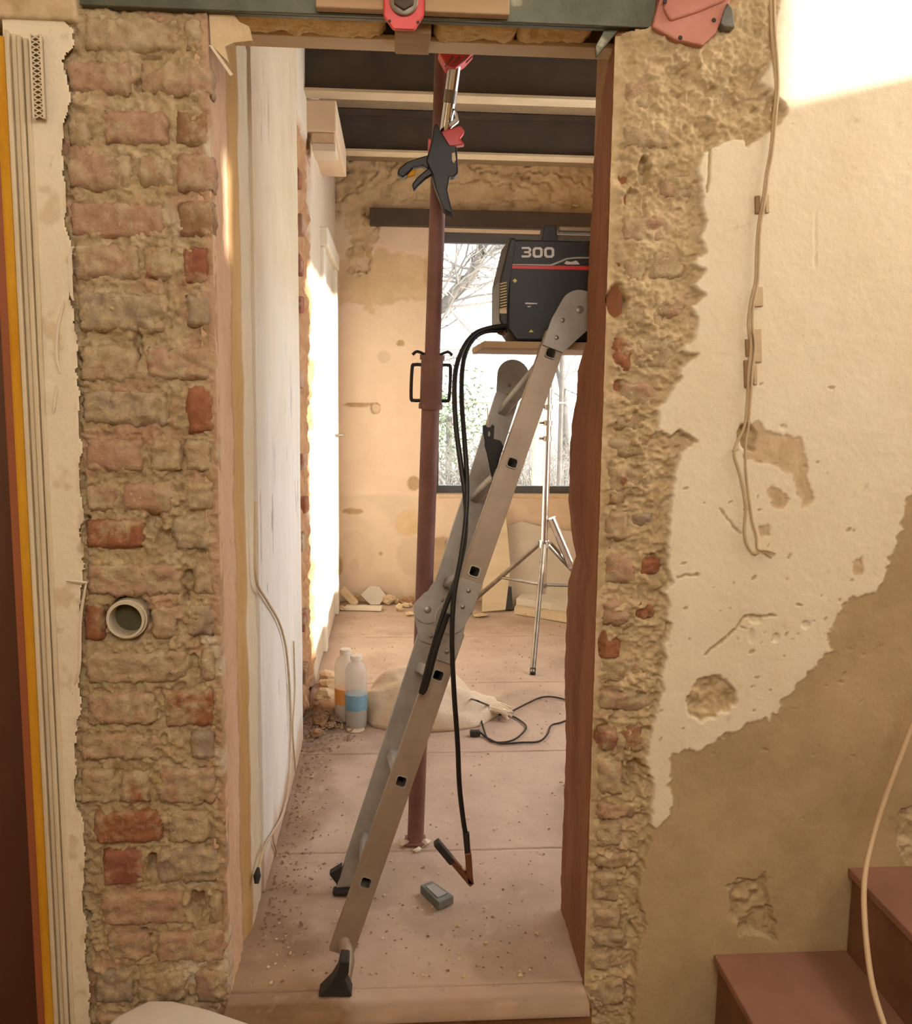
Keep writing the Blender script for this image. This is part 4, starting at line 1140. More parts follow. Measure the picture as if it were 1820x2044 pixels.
hinge('hinge_plate', n0, n1, 1.0, .056, -.13, 0, -.007, lat=.036)
hinge('hinge_plate', n0, n1, .50, .042, -.115, 0, -.007, lat=-.020)
hinge('hinge_plate', n0, n1, .50, .042, .115, 0, -.013, lat=-.020)
hinge('hinge_plate', f0_, f1_, 1.0, .054, -.10, 0, .026)
hinge('hinge_plate', f0_, f1_, .52, .044, -.10, 0, -.007, lat=-.036)
hinge('hinge_plate', f0_, f1_, .52, .044, .12, 0, -.013, lat=-.036)
# the other half of the ladder runs down to the right, behind the wall
g0, g1 = n1 + XA * .09, np.array([1.12, 2.56, 0.02])
k0_, k1_ = f1_ + XA * .24, np.array([1.12, 3.0, 0.02])
stile(g1, g0, [], .064, ladder, 'alu', [(0.0, .96)])
stile(k1_, k0_, [], .064, ladder, 'alu_dull', [(0.0, .96)])
for t_ in (.14, .30, .46, .62, .78, .90):
    MB().tube([g1 + (g0 - g1) * t_ + YA * .01, k1_ + (k0_ - k1_) * t_], .014, 10).build('rung', 'alu_dull', ladder, smooth=True)
# feet
fb = onY(668, 2006, 2.10)
ex0 = n0 + sA[1] * .02
fz = onZ(672, 2010, 0.002)
mid = onY(688, 1962, 2.13)
MB().tube([n0 + sA[3] * .013 + sA[1] * .03, onY(694, 1920, 2.17), mid], [.021, .018, .015], 12).build('leg_end', 'alu', ladder, smooth=True)
P = [onY(x, y, 2.11) for x, y in ((680, 1952), (698, 1954), (697, 1978), (690, 1992), (704, 2024), (636, 2024), (662, 1998), (674, 1978))]
zmin = min(p[2] for p in P)
MB().prism((0, 2.085, 0), XA, ZA, YA, [[(p[0], max(p[2] - zmin, 0) * 1.0 + .002) for p in P]], .05).build('rubber_foot', 'rubber', ladder, bevel=.004)
q = f0_ - sB[1] * .05
MB().obox((q[0] + .004, q[1] + .012, .010), XA, YA, ZA, .060, .032, .018).build('rubber_foot', 'rubber', ladder, bevel=.006)
P = [onY(x, y, 2.58) for x, y in ((657, 1742), (683, 1726), (676, 1768))]
MB().prism((0, 2.57, 0), XA, ZA, YA, [[(p[0], p[2]) for p in P]], .03).build('rubber_wedge', 'rubber', ladder, bevel=.003)
MB().obox((1.12, 2.56, .015), XA, YA, ZA, .08, .045, .03).build('rubber_foot', 'rubber', ladder, bevel=.008)
MB().obox((1.12, 3.0, .015), XA, YA, ZA, .08, .045, .03).build('rubber_foot', 'rubber', ladder, bevel=.008)

# board on the ladder top
bz0, bz1 = onY(1060, 697, 2.56)[2], onY(1060, 682, 2.56)[2]
bx0 = onY(962, 690, 2.6)[0]
tag(MB().box((bx0, 2.555, bz0), (bx0 + .62, 2.93, bz1)).build('shelf_board', 'wood', None, bevel=.003), 'plain wooden board resting on the ladder top under the welding machine', 'board')
# ------------------------------------------------------------------ things: welding machine
wy = 2.62
def wp(px, py, Y=wy): return onY(px, py, Y)
base = wp(1085, 672); wz = bz1
weld = thing('welding_machine', 'black welding inverter marked 300 with a red stripe, standing on the board', 'welder', (base[0], wy + .1, wz))
wx_l, wx_r = wp(1013, 600)[0], wp(1013, 600)[0] + .40
zt_w = wp(1090, 478)[2]; zb_w = wz + .006
P = [wp(*p) for p in ((1024, 478), (1014, 560), (1012, 655), (1030, 674))]
side = [(p[0], p[2]) for p in P]
side[-1] = (side[-1][0], zb_w)
side += [(wx_r, zb_w), (wx_r, zt_w)]
MB().prism((0, wy, 0), XA, ZA, YA, [side], .20).build('case', 'plastic_black', weld, bevel=.006)
P = [wp(*p) for p in ((1018, 474), (1030, 476), (1018, 562), (1014, 655), (1004, 652), (996, 640), (997, 560))]
bez = MB().prism((0, wy - .004, 0), XA, ZA, YA, [[(p[0], p[2]) for p in P]], .208).build('front_bezel', 'plastic_black', weld, bevel=.005)
for k in range(10):
    a_ = wp(998, 567 + k * 5.6, wy - .007); b_ = wp(1011, 564 + k * 5.6, wy - .007)
    MB().tube([a_, b_], .0021, 6).build('grille_slat', 'grille', bez)
a_, b_ = wp(997, 626, wy - .006), wp(1011, 617, wy - .006)
MB().box((a_[0], wy - .009, a_[2]), (b_[0], wy - .004, b_[2])).build('grille_slat', 'grille', bez)
# handle
a_, b_ = wp(1096, 478), wp(1119, 438)
MB().prism((0, wy + .07, 0), XA, ZA, YA, [[(wp(1086, 480)[0], zt_w - .01), (wp(1128, 480)[0], zt_w - .01), (wp(1121, 458)[0], wp(1121, 458)[2]), (wp(1120, 440)[0], wp(1120, 440)[2]), (wp(1094, 440)[0], wp(1094, 440)[2]), (wp(1090, 460)[0], wp(1090, 460)[2])]], .06).build('handle_post', 'plastic_black', weld, bevel=.004)
MB().box((wx_r - .07, wy + .07, zt_w - .01), (wx_r - .03, wy + .13, wp(1120, 440)[2])).build('handle_post', 'plastic_black', weld, bevel=.004)
MB().box((wp(1126, 446)[0], wy + .075, wp(1130, 453)[2]), (wx_r - .05, wy + .125, wp(1130, 442)[2])).build('handle_bar', 'alu', weld, bevel=.004)
# stripes and printing on the side of the case
def print_px(nm, poly, mat, dy=.0022, th=.0016):
    P = [wp(x, y, wy - dy) for x, y in poly]
    return MB().prism((0, wy + .0006, 0), XA, ZA, -YA, [[(p[0], p[2]) for p in P]], th + dy).build(nm, mat, weld)
R_ = 1215
print_px('red_stripe', [(1016, 529), (R_, 532), (R_, 540), (1016, 536)], 'red_print', .001)
print_px('silver_line', [(1018, 527), (1098, 528), (1116, 521), (1130, 515), (1150, 513), (R_, 513), (R_, 516), (1150, 516), (1132, 518), (1118, 524), (1100, 531), (1018, 530)], 'alu_dull', .001)
print_px('maker_badge', [(1126, 526), (1130, 521), (1140, 523), (1150, 520), (1154, 524), (1157, 528), (1131, 528)], 'white_print', .001)
print_px('white_mark', [(1048, 604), (1072, 605), (1072, 607), (1048, 607)], 'white_print', .001)
print_px('white_mark', [(1052, 611), (1060, 611), (1058, 613), (1054, 613)], 'white_print', .001)
print_px('screw', [(1023, 560), (1027, 556), (1032, 560), (1028, 565)], 'yellow_print', .002)
print_px('screw', [(1055, 663), (1060, 658), (1065, 663)], 'yellow_print', .002)
def rrect(x0, x1, y0, y1, c):
    return [(x0 + c, y0), (x1 - c, y0), (x1, y0 + c), (x1, y1 - c), (x1 - c, y1), (x0 + c, y1), (x0, y1 - c), (x0, y0 + c)]
def digit(polys):
    ps = [[(wp(x, y, wy - .002)[0], wp(x, y, wy - .002)[2]) for x, y in p] for p in polys]
    return MB().prism((0, wy + .0006, 0), XA, ZA, -YA, ps, .003).build('printed_digit', 'white_print', weld)
digit([[(1041, 493), (1056, 493), (1060, 496.5), (1060, 501), (1057.5, 503.3), (1060, 506), (1060, 510.5), (1056, 514), (1041, 514), (1041, 509.8), (1054, 509.8), (1055.4, 508.6), (1055.4, 506.6), (1054, 505.4), (1046, 505.4), (1046, 501.4), (1054, 501.4), (1055.4, 500.2), (1055.4, 498.4), (1054, 497.2), (1041, 497.2)]])
for x in (1063, 1086):
    digit([rrect(x, x + 20, 493.5, 514.5, 4), rrect(x + 5, x + 15, 498, 510, 2)])
# copper-coloured terminal
MB().lathe(wp(1008, 662, wy + .02), [(.010, 0), (.012, .012), (.009, .022)], 14, (-1, 0, 0.1)).build('terminal', 'copper', weld, smooth=True)
for xa_ in (wx_l + .03, wx_r - .06): MB().box((xa_, wy + .02, wz), (xa_ + .03, wy + .18, zb_w + .002)).build('foot_rail', 'rubber', weld)

# welding cables
cA = [(1010, 650, 2.62), (975, 655, 2.60), (945, 668, 2.56), (922, 700, 2.50), (908, 750, 2.42), (909, 840, 2.36), (920, 930, 2.32), (929, 1000, 2.30), (928, 1070, 2.28), (912, 1150, 2.27), (886, 1220, 2.26), (862, 1300, 2.255), (843, 1372, 2.25), (841, 1382, 2.25), (850, 1370, 2.25), (872, 1290, 2.245), (894, 1225, 2.245)]
cB = [(1010, 660, 2.64), (968, 662, 2.60), (942, 680, 2.56), (925, 720, 2.50), (921, 790, 2.42), (927, 880, 2.35), (932, 960, 2.31), (930, 1030, 2.285), (920, 1110, 2.265), (906, 1190, 2.25), (902, 1280, 2.24), (906, 1380, 2.24), (913, 1480, 2.24), (917, 1570, 2.24), (925, 1640, 2.24), (931, 1672, 2.24)]
sA_ = spline([onY(*p) for p in cA], 5)
tag(MB().tube(sA_, .0068, 10).build('welding_cable', 'cable_black', None, smooth=True), 'black electrode cable from the welder, doubled back over the ladder hinge', 'cable', 'welding cables')
gc = thing('earth_cable', 'black earth cable hanging from the welder down to a copper clamp', 'cable', onY(931, 1690, 2.24), 'welding cables')
MB().tube(spline([onY(*p) for p in cB], 5), .0066, 10).build('cable', 'cable_black', gc, smooth=True)
MB().tube([onY(930, 1662, 2.24), onY(934, 1712, 2.24)], [.0088, .0076], 10).build('cable_boot', 'rubber', gc, smooth=True)
def barpx(a, b, Y, wd, th, nm, mat, par):
    A, B = onY(*a, Y), onY(*b, Y)
    d = B - A; L_ = np.linalg.norm(d); n_ = np.cross(d, YA)
    return MB().obox((A + B) / 2, d, n_, YA, L_, wd, th).build(nm, mat, par, bevel=.003)
barpx((934, 1700), (938, 1762), 2.24, .017, .022, 'clamp_arm', 'copper', gc)
barpx((898, 1712), (942, 1764), 2.24, .015, .022, 'clamp_arm', 'copper', gc)
barpx((870, 1680), (903, 1720), 2.24, .018, .026, 'clamp_grip', 'rubber', gc)
MB().tube(spline([onY(914, 1731, 2.24), onY(926, 1735, 2.24), onY(934, 1728, 2.24)], 4), .004, 8).build('spring', 'grille', gc, smooth=True)
# electrode holder hanging by the far stile
eh = thing('electrode_holder', 'black electrode holder hanging between the ladder stiles with a thin rod', 'tool', onY(985, 960, 2.52))
def pp_px(nm, poly, Y0, th, mat, par, holes=(), bevel=.003):
    ps = [[(onY(x, y, Y0)[0], onY(x, y, Y0)[2]) for x, y in p] for p in [poly, *holes]]
    return MB().prism((0, Y0, 0), XA, ZA, YA, ps, th).build(nm, mat, par, bevel=bevel)
pp_px('grip', [(968, 876), (985, 876), (1000, 880), (1006, 892), (1000, 906), (994, 930), (984, 962), (978, 940), (972, 908), (967, 890)], 2.58, .03, 'plastic_black', eh)
pp_px('jaw', [(964, 850), (969, 848), (972, 853), (979, 853), (982, 847), (987, 850), (986, 868), (985, 880), (967, 880), (964, 864)], 2.585, .02, 'plastic_black', eh, [[(974, 862), (977, 860), (979, 866), (977, 873), (974, 870)]], .001)
MB().tube([onY(974, 860, 2.595), onY(973, 814, 2.595)], .0016, 6).build('welding_rod', 'grille', eh)

# ------------------------------------------------------------------ things: tripod
ty = 5.20
hub = onY(1086, 1086, ty); low = onY(1083, 1168, ty); topp = onY(1100, 640, ty)
tri = thing('tripod_stand', 'chrome tripod stand in front of the far window', 'tripod', (hub[0], ty, 0))
MB().tube([low - ZA * .05, hub], .022, 16).build('lower_tube', 'chrome', tri, smooth=True)
MB().tube([hub, hub + (topp - hub) * .55], .0205, 16).build('middle_tube', 'chrome', tri, smooth=True)
MB().tube([hub + (topp - hub) * .55, topp], .0165, 16).build('upper_tube', 'chrome', tri, smooth=True)
for tt_ in (.48, .55, .62):
    c = hub + (topp - hub) * tt_
    MB().tube([c - ZA * .015, c + ZA * .015], .026, 12).build('lock_collar', 'steel', tri, smooth=True)
    MB().tube([c, c - XA * .05], .007, 8).build('lock_knob', 'steel', tri, smooth=True)
MB().tube([hub - ZA * .02, hub + ZA * .02], .030, 16).build('leg_hub', 'chrome', tri, smooth=True)
MB().tube([low - ZA * .012, low + ZA * .012], .026, 16).build('brace_hub', 'steel', tri, smooth=True)
feet = [onZ(1063, 1342, .012), onZ(918, 1222, .012), np.array([hub[0] + .62, ty + .25, .012])]
hub0 = hub
for f in feet:
    dh = f - hub0; dh[2] = 0; dh /= np.linalg.norm(dh)
    s_ = hub0 + dh * .04
    lg = MB().tube([s_, f], .0145, 12).build('leg', 'steel', tri, smooth=True)
    MB().tube([f - ZA * .010, f + (s_ - f) * .03], .0165, 10).build('foot_cap', 'rubber', lg, smooth=True)
    mid_ = s_ + (f - s_) * .46
    MB().tube([low + dh * .02, mid_], .0095, 8).build('brace', 'steel', tri, smooth=True)
a_, b_ = onY(1101, 1034, ty - .02), onY(1142, 1132, ty - .02)
MB().tube([a_, b_], .026, 16).build('leaning_tube', 'chrome', tri, smooth=True)  # silver tube leaning by the stand, attached to it as a part
MB().tube([hub + XA * .02, b_ - ZA * .02], .012, 10).build('tube_link', 'steel', tri, smooth=True)  # added link between the hub and the loose tube

# ------------------------------------------------------------------ things by the far wall
def leaning(nm, label, cat, poly, Yb, Yt, th, mat, group=None):
    """board standing on the floor and leaning back on the wall: outline in pixels, depth from its height"""
    P = [onY(x, y, (Yb + Yt) / 2) for x, y in poly]
    zs = [p[2] for p in P]; z0, zz1 = min(zs), max(zs)
    tilt = math.atan2(Yt - Yb, zz1 - z0)
    Bv = np.array([0, math.sin(tilt), math.cos(tilt)]); N = np.array([0, -math.cos(tilt), math.sin(tilt)])
    ps = [(p[0], (p[2] - z0) / math.cos(tilt)) for p in P]
    return tag(MB().prism((0, Yb, .004), XA, Bv, -N, [ps], th).build(nm, mat, None, bevel=.002), label, cat, group)
leaning('leaning_board', 'tan board leaning on the far wall behind the ladder and tripod', 'board', [(958, 1212), (1004, 1208), (1018, 1130), (1014, 1040), (996, 1005), (975, 1010)], 6.06, 6.35, .018, 'wood_pale', 'boards against the far wall')
leaning('leaning_board', 'dark narrow board between the tan board and the grey panel', 'board', [(1003, 1204), (1020, 1203), (1022, 1128), (1010, 1126)], 6.12, 6.33, .02, 'window_frame', 'boards against the far wall')
leaning('drywall_sheet', 'grey broken plaster panel leaning under the far window behind the tripod', 'panel', [(1012, 1192), (1150, 1192), (1150, 1050), (1085, 1040), (1045, 1030), (1018, 1038)], 6.18, 6.37, .02, 'plasterboard', 'boards against the far wall')
leaning('leaning_board', 'narrow pale board leaning on the far wall just right of the red prop', 'board', [(850, 1200), (906, 1200), (896, 1140), (888, 1068), (866, 1072)], 6.18, 6.37, .016, 'wood', 'boards against the far wall')
def slab(label, poly, z0, z1, mat, group):
    ps = [onZ(x, y, z1) for x, y in poly]
    tag(MB().prism((0, 0, z0), XA, YA, ZA, [[(p[0], p[1]) for p in ps]], z1 - z0).build('floor_slab', mat, None, bevel=.004), label, 'slab', group)
slab('lower tan slab lying on the floor behind the tripod', [(1026, 1212), (1040, 1192), (1200, 1196), (1200, 1236), (1150, 1232)], .001, .05, 'wood_pale', 'slabs behind the tripod')
slab('upper white slab lying on the tan slab behind the tripod', [(1030, 1194), (1050, 1176), (1200, 1176), (1200, 1212), (1100, 1204)], .051, .10, 'plasterboard', 'slabs behind the tripod')

# rubble along the foot of the far wall, each piece a thing
rub = [(696, 1190, 16, 22, 'upright pale block in the left corner by the far wall', 'b', .5), (745, 1186, 26, 18, 'flat pointed grey-green plaster piece by the far wall', 'p', 0), (778, 1190, 15, 12, 'rounded pale lump beside the pointed plaster piece', 'r', 0),
       (726, 1210, 38, 8, 'long pale broken strip lying on the floor by the far wall', 's', 0), (796, 1211, 9, 9, 'small yellow stone in front of the far wall rubble', 'r', 0), (806, 1190, 12, 8, 'brown crumbled stone by the red prop foot line', 'd', 0),
       (818, 1196, 12, 8, 'brown stone closest to the red prop by the far wall', 'd', 0), (683, 1213, 8, 6, 'small pale chip in the left corner of the far room', 'r', 0), (818, 1224, 9, 5, 'thin pale chip on the floor left of the red prop', 'r', 0),
       (793, 1196, 7, 6, 'small round pebble between brown stones and pale lump', 'r', 0), (712, 1184, 8, 12, 'tan broken stone behind the upright pale block', 'd', 0), (958, 1227, 14, 4, 'thin pale flake on the floor below the tan board', 'r', 0), (1052, 1222, 14, 6, 'pale flake on the floor in front of the slabs', 'r', 0),
       (812, 1206, 10, 6, 'tan chip under the brown stones by the far wall', 'r', 0)]
for i, (px, py, rx, ry, lab, kd, rot) in enumerate(rub):
    g = onZ(px, py + ry, 0.0); sc = g[1] / F
    rX, rZ = rx * sc, ry * sc
    g[1] = min(g[1], YBACK - .06 - (.8 * rX if kd in 'rd' else .05))
    nm = {'b': 'plaster_block', 'p': 'plaster_piece', 's': 'broken_strip', 'r': 'rubble_stone', 'd': 'rubble_stone'}[kd]
    mb = MB()
    if kd == 'b':
        mb.obox((g[0], g[1], rZ), (1, 0, .9), YA, (-.9, 0, 1), rX * .9, .07, rZ * 2.0)
        o = mb.build(nm, 'rubble', None, bevel=.008)
    elif kd == 's':
        mb.obox((g[0], g[1], .016), (1, -.12, 0), (.12, 1, 0), ZA, rX * 2, .07, .028); o = mb.build(nm, 'plaster_bits', None, bevel=.006)
    elif kd == 'p':
        mb.prism((g[0], g[1] - .01, .002), XA, np.array([0, .35, .94]), np.array([0, .94, -.35]), [[(-rX, rZ * 1.1), (-rX * .6, rZ * .5), (-rX * .2, 0), (rX * .5, 0), (rX, rZ * 1.0), (rX * .5, rZ * 2.0), (-rX * .3, rZ * 2.1)]], .03); o = mb.build(nm, 'plasterboard', None, bevel=.004)
    else:
        mb.rock((g[0], g[1], rZ * .9), 1.0, i, (rX, rX * .8, rZ * .8), 2, .22); o = mb.build(nm, 'rubble' if kd == 'r' else 'rubble_dark', None)
        o.location.z = 0.001
    tag(o, lab, 'rubble', 'rubble along the far wall')

# rubble heap at the foot of the stump: countable stones on a heap of crumbs
hx, hy = onZ(640, 1420, 0)[0], 3.95
stones = [(636, 1388, 22), (664, 1372, 26), (650, 1412, 18), (640, 1432, 16), (668, 1402, 18), (622, 1408, 18), (628, 1440, 14), (654, 1352, 20), (676, 1430, 12), (616, 1462, 12), (660, 1446, 10)]
locs = ['topmost pale stone of the heap beside the bottles', 'yellowish stone of the heap nearest the back bottle cap', 'brown stone in the middle of the heap beside the bottles', 'tan stone low in the heap left of the bottles', 'yellow lump touching the orange-labelled bottle', 'brown stone of the heap against the white wall', 'small brown stone at the front of the heap', 'pale stone at the back of the heap by the broken wall edge', 'small pale stone at the foot of the bottles', 'frontmost dark stone of the heap by the white wall', 'small tan stone before the heap, left of the bottles']
for i, (px, py, r) in enumerate(stones):
    g = onZ(px, py + r * .8, 0.0); sc = g[1] / F
    g[0] = max(g[0], XW + .06)
    rr_ = r * sc
    o = MB().rock((g[0], g[1], rr_ * .8), rr_, 50 + i, (1.1, 1, .75), 2, .22).build('rubble_stone', 'rubble' if i in (0, 1, 4, 7, 8) else 'rubble_dark', None)
    o.location.z = .001
    tag(o, locs[i], 'rubble', 'stones heaped beside the bottles')
def crumbs(name, label, n, gen, smin, smax, mat):
    mb = MB(); rr = random.Random(len(name) + n)
    for k in range(n):
        x, y, z = gen(rr); s = rr.uniform(smin, smax) * rr.uniform(.5, 1)
        a = rr.uniform(0, 6.28); ca, sa = math.cos(a) * s, math.sin(a) * s
        j = [rr.uniform(.6, 1.2) for _ in range(5)]
        mb.add([(x + ca * j[0], y + sa * j[0], z), (x - sa * j[1], y + ca * j[1], z), (x - ca * j[2], y - sa * j[2], z), (x + sa * j[3], y - ca * j[3], z), (x + .2 * s, y, z + s * .7 * j[4])],
               [(0, 1, 4), (1, 2, 4), (2, 3, 4), (3, 0, 4), (3, 2, 1, 0)])
    return tag(mb.build(name, mat), label, 'debris', None, 'stuff')
def on_floor(xmax, p):
    def gen(r):
        y = 2.15 + 3.9 * r.random() ** p
        return (r.uniform(XW + .03, xmax if y > 2.5 else XR - .05), y, 0.0)
    return gen
crumbs('plaster_crumbs', 'pale plaster crumbs scattered over the dusty floor', 800, on_floor(1.4, 1.3), .002, .009, 'rubble')
crumbs('dark_crumbs', 'dark crumbs and grit scattered over the dusty floor', 900, on_floor(1.3, 1.2), .0015, .007, 'grit')
crumbs('wall_foot_grit', 'brown grit gathered along the foot of the white wall', 420, lambda r: (XW + .02 + .12 * r.random() ** 2, 2.3 + 1.9 * r.random(), 0.0), .002, .009, 'grit')
def heap(r):
    a, d = r.uniform(0, 6.28), r.random() ** .6
    return (hx + .02 + .17 * d * math.cos(a), hy + .3 * d * math.sin(a), .06 * (1 - d))
crumbs('heap_crumbs', 'loose crumbs of the rubble heap beside the bottles', 500, heap, .005, .016, 'grit')

# ------------------------------------------------------------------ things: bottles
def bottle(px, py, pyt, label, lab_mat, low_mat, body):
    g = onZ(px, py, 0.0); sc = g[1] / F; Hh = (py - pyt) * sc * .985
    r = 22.5 * sc
    b_ = thing('plastic_bottle', label, 'bottle', (g[0], g[1], 0.001), 'plastic bottles on the floor')
    b0 = (g[0], g[1], .001)
    MB().lathe(b0, [(r * .55, 0), (r * .95, .006), (r, .03), (r, Hh * .30), (r * .93, Hh * .34), (r, Hh * .40), (r, Hh * .62), (r * 1.02, Hh * .72), (r * .96, Hh * .80), (r * .76, Hh * .87), (r * .46, Hh * .915), (r * .38, Hh * .93), (r * .38, Hh * .96)], 24).build('bottle_body', body, b_, smooth=True)
    MB().lathe(b0, [(r * 1.015, Hh * .26), (r * 1.015, Hh * .47)], 24).build('label_band', lab_mat, b_, smooth=True)
    MB().lathe(b0, [(r * .5, .004), (r * .93, .010), (r * .96, Hh * .25)], 24).build('contents', low_mat, b_, smooth=True)
    MB().lathe(b0, [(r * .52, Hh * .935), (r * .52, Hh * .995), (r * .46, Hh)], 20).build('cap', 'cap', b_, smooth=True)
bottle(711, 1450, 1296, 'clear plastic bottle with a blue label, in front of the other bottle', 'bottle_label_blue', 'bottle_grey', 'bottle_clear')
bottle(690, 1438, 1284, 'plastic bottle with an orange label, behind the blue-labelled one', 'bottle_label_orange', 'bottle_cream', 'bottle_clear')
g = onZ(710, 1454, 0); tag(MB().lathe((g[0], g[1] - .02, .001), [(.04, 0), (.041, .004), (.038, .006)], 20).build('round_lid', 'wood_pale', None), 'flat round lid on the floor at the foot of the bottles', 'lid')

# sack
sc_ = onZ(848, 1462, 0)
nu, nv = 64, 26
vs = []; fs = []
cx, cy = sc_[0] + .03, sc_[1] + .20
for j in range(nv):
    ph = (j / (nv - 1)) * math.pi / 2 * 1.0
    for i in range(nu):
        th = 2 * math.pi * i / nu
        rx = .30 * (1 + .10 * math.sin(2 * th + 1) + .05 * math.sin(5 * th)); ry = .20
        c_, s_ = math.cos(th), math.sin(th)
        rad = math.cos(ph) ** .62
        x = rx * c_ * rad; y = ry * s_ * rad
        z = .235 * math.sin(ph) ** .9 * (1 - .55 * sstep(-.05, .30, np.array(x)) - .10 * sstep(0.05, -.3, np.array(x)))
        n_ = fbm(np.array([x * 9 + 3]), np.array([y * 9 + z * 12]), 4, 140)[0]
        w_ = min(1, z / .05)
        vs.append((cx + x * (1 + .05 * n_), cy + y * (1 + .08 * n_), max(.001, float(z) + .035 * n_ * w_)))
for j in range(nv - 1):
    for i in range(nu):
        i2 = (i + 1) % nu
        fs.append((j * nu + i, j * nu + i2, (j + 1) * nu + i2, (j + 1) * nu + i))
fs.append(tuple(range(nu - 1, -1, -1)))
sk = thing('sack', 'crumpled off-white sack lying on the floor behind the ladder', 'sack', (cx, cy, 0))
MB().add(vs, fs).build('sack_body', 'sack', sk, smooth=False).data.polygons.foreach_set('use_smooth', np.ones(len(fs), bool))
mb = MB()
for k in range(9):
    w = -1.2 + k * .3
    mb.tube(spline([(cx + .27, cy + .05 * math.sin(w), .05), (cx + .33, cy - .02 + .05 * math.sin(w * 2), .03 + .02 * math.cos(w)), (cx + .37 + .015 * math.cos(3 * w), cy - .03 + .05 * w, .012 + .014 * (k % 3))], 3), [.016, .014, .012, .010, .010, .008, .006], 6)
mb.build('gathered_end', 'sack', sk, smooth=True)

# floor cable
fc = [(928, 1392, .03), (950, 1398, .16), (965, 1404, .12), (985, 1412, .02), (1010, 1424, .006), (1035, 1436, .006), (1050, 1452, .006), (1030, 1474, .006), (1000, 1482, .006), (975, 1476, .006), (965, 1455, .008), (955, 1420, .04), (940, 1395, .10), (936, 1388, .10), (945, 1389, .08)]
fc2 = [(975, 1418, .012), (1000, 1426, .006), (1020, 1420, .006), (1050, 1405, .006), (1080, 1392, .006), (1110, 1392, .006), (1140, 1402, .006), (1160, 1420, .006)]
fc3 = [(958, 1462, .010), (975, 1474, .006), (1000, 1484, .006), (1040, 1482, .006), (1075, 1480, .006), (1092, 1466, .006), (1100, 1448, .006), (1120, 1442, .006), (1150, 1430, .006)]
ec = thing('floor_cable', 'thin black cable lying in loops on the floor beside the sack', 'cable', onZ(1000, 1480, 0))
for path in (fc, fc2, fc3):
    MB().tube(spline([onZ(*p) for p in path], 6), .0042, 7).build('cable_run', 'cable_black', ec, smooth=True)
q = onZ(948, 1464, .012)
MB().obox((q[0], q[1], .014), XA, YA, ZA, .045, .03, .026).build('plug', 'rubber', ec, bevel=.005)

# grey block and white bits
c4 = [onZ(x, y, .028) for x, y in ((838, 1766), (862, 1757), (906, 1788), (876, 1802))]
gb = thing('steel_block', 'small dark grey block lying on the floor below the copper clamp', 'block', (np.mean([p[0] for p in c4]), np.mean([p[1] for p in c4]), 0.001))
MB().prism((0, 0, .002), XA, YA, ZA, [[(p[0], p[1]) for p in c4]], .026).build('block_body', 'grey_block', gb, bevel=.004)
ctr = np.mean(c4, axis=0)
MB().prism((0, 0, .0275), XA, YA, ZA, [[tuple((np.array(p) * .62 + ctr * .38)[:2]) for p in c4]], .003).build('top_recess', 'alu_dull', gb)
for i, (px, py, r, lab) in enumerate(((848, 1686, 13, 'larger white plaster crumb beside the foot of the red prop'), (833, 1700, 9, 'smaller white plaster crumb nearest the ladder by the prop'), (806, 1686, 12, 'flat plaster scrap left of the red prop foot'))):
    g = onZ(px, py, 0); s_ = r * g[1] / F
    o = MB().rock((g[0], g[1], s_ * .5), s_, 80 + i, (1.1, .9, .5), 1, .3).build('plaster_bit', 'plaster_bits', None); o.location.z = .001
    tag(o, lab, 'rubble', 'white bits by the prop')

# ------------------------------------------------------------------ cables on walls
def onLW(px, py, off=.008):
    p = onX(px, py, XW + off); return p
lc = thing('electric_lead', 'thin pale cord hanging down the white corridor wall with two black ends', 'cord', onLW(545, 1750))
MB().tube(spline([onLW(*p) for p in ((510, 1002), (509, 1090), (512, 1160), (530, 1195), (556, 1240), (570, 1290), (577, 1360), (580, 1440), (578, 1520), (572, 1592), (562, 1630), (545, 1660), (528, 1690), (518, 1725), (514, 1748))], 5), .0042, 7).build('cord', 'white_wire', lc, smooth=True)
MB().tube(spline([onLW(*p) for p in ((545, 1660), (546, 1680), (552, 1700), (550, 1725), (546, 1742))], 5), .0036, 7).build('cord', 'white_wire', lc, smooth=True)
MB().tube(spline([onLW(*p) for p in ((586, 1280), (588, 1380), (584, 1460), (590, 1540))], 5), .0036, 7).build('cord', 'white_wire', lc, smooth=True)
MB().tube([onLW(515, 1732), onLW(513, 1748), onLW(512, 1764)], [.004, .011, .006], 8).build('connector', 'rubber', lc, smooth=True)
MB().tube([onLW(548, 1734), onLW(545, 1764)], [.007, .007], 8).build('connector', 'rubber', lc, smooth=True)

YWR = YF - .030
def wpath(pts, Y=YWR): return spline([onY(x, y, Y) for x, y in pts], 5)
rw = thing('wall_wires', 'pair of thin pale wires hanging down the cream wall, loose at the bottom', 'wire', onY(1500, 1105, YWR))
MB().tube(wpath([(1538, -30), (1540, 60), (1546, 130), (1549, 180), (1544, 240), (1538, 300), (1530, 345), (1523, 400), (1514, 450), (1510, 510), (1508, 560), (1498, 610), (1494, 650), (1499, 690), (1494, 740), (1492, 800), (1486, 850), (1470, 885), (1466, 910), (1478, 950), (1488, 1010), (1486, 1060), (1492, 1088), (1505, 1105), (1520, 1100), (1540, 1112)]), .0034, 7).build('wire', 'white_wire', rw, smooth=True)
MB().tube(wpath([(1545, -30), (1547, 60), (1552, 130), (1553, 180), (1548, 240), (1542, 300), (1534, 345), (1527, 400), (1518, 450), (1515, 510), (1513, 560), (1504, 610), (1502, 650), (1507, 690), (1502, 740), (1498, 800), (1494, 850), (1488, 890), (1490, 950), (1500, 1030), (1510, 1070), (1512, 1095), (1528, 1098), (1548, 1104)], YWR - .004), .0030, 7).build('wire', 'white_wire', rw, smooth=True)
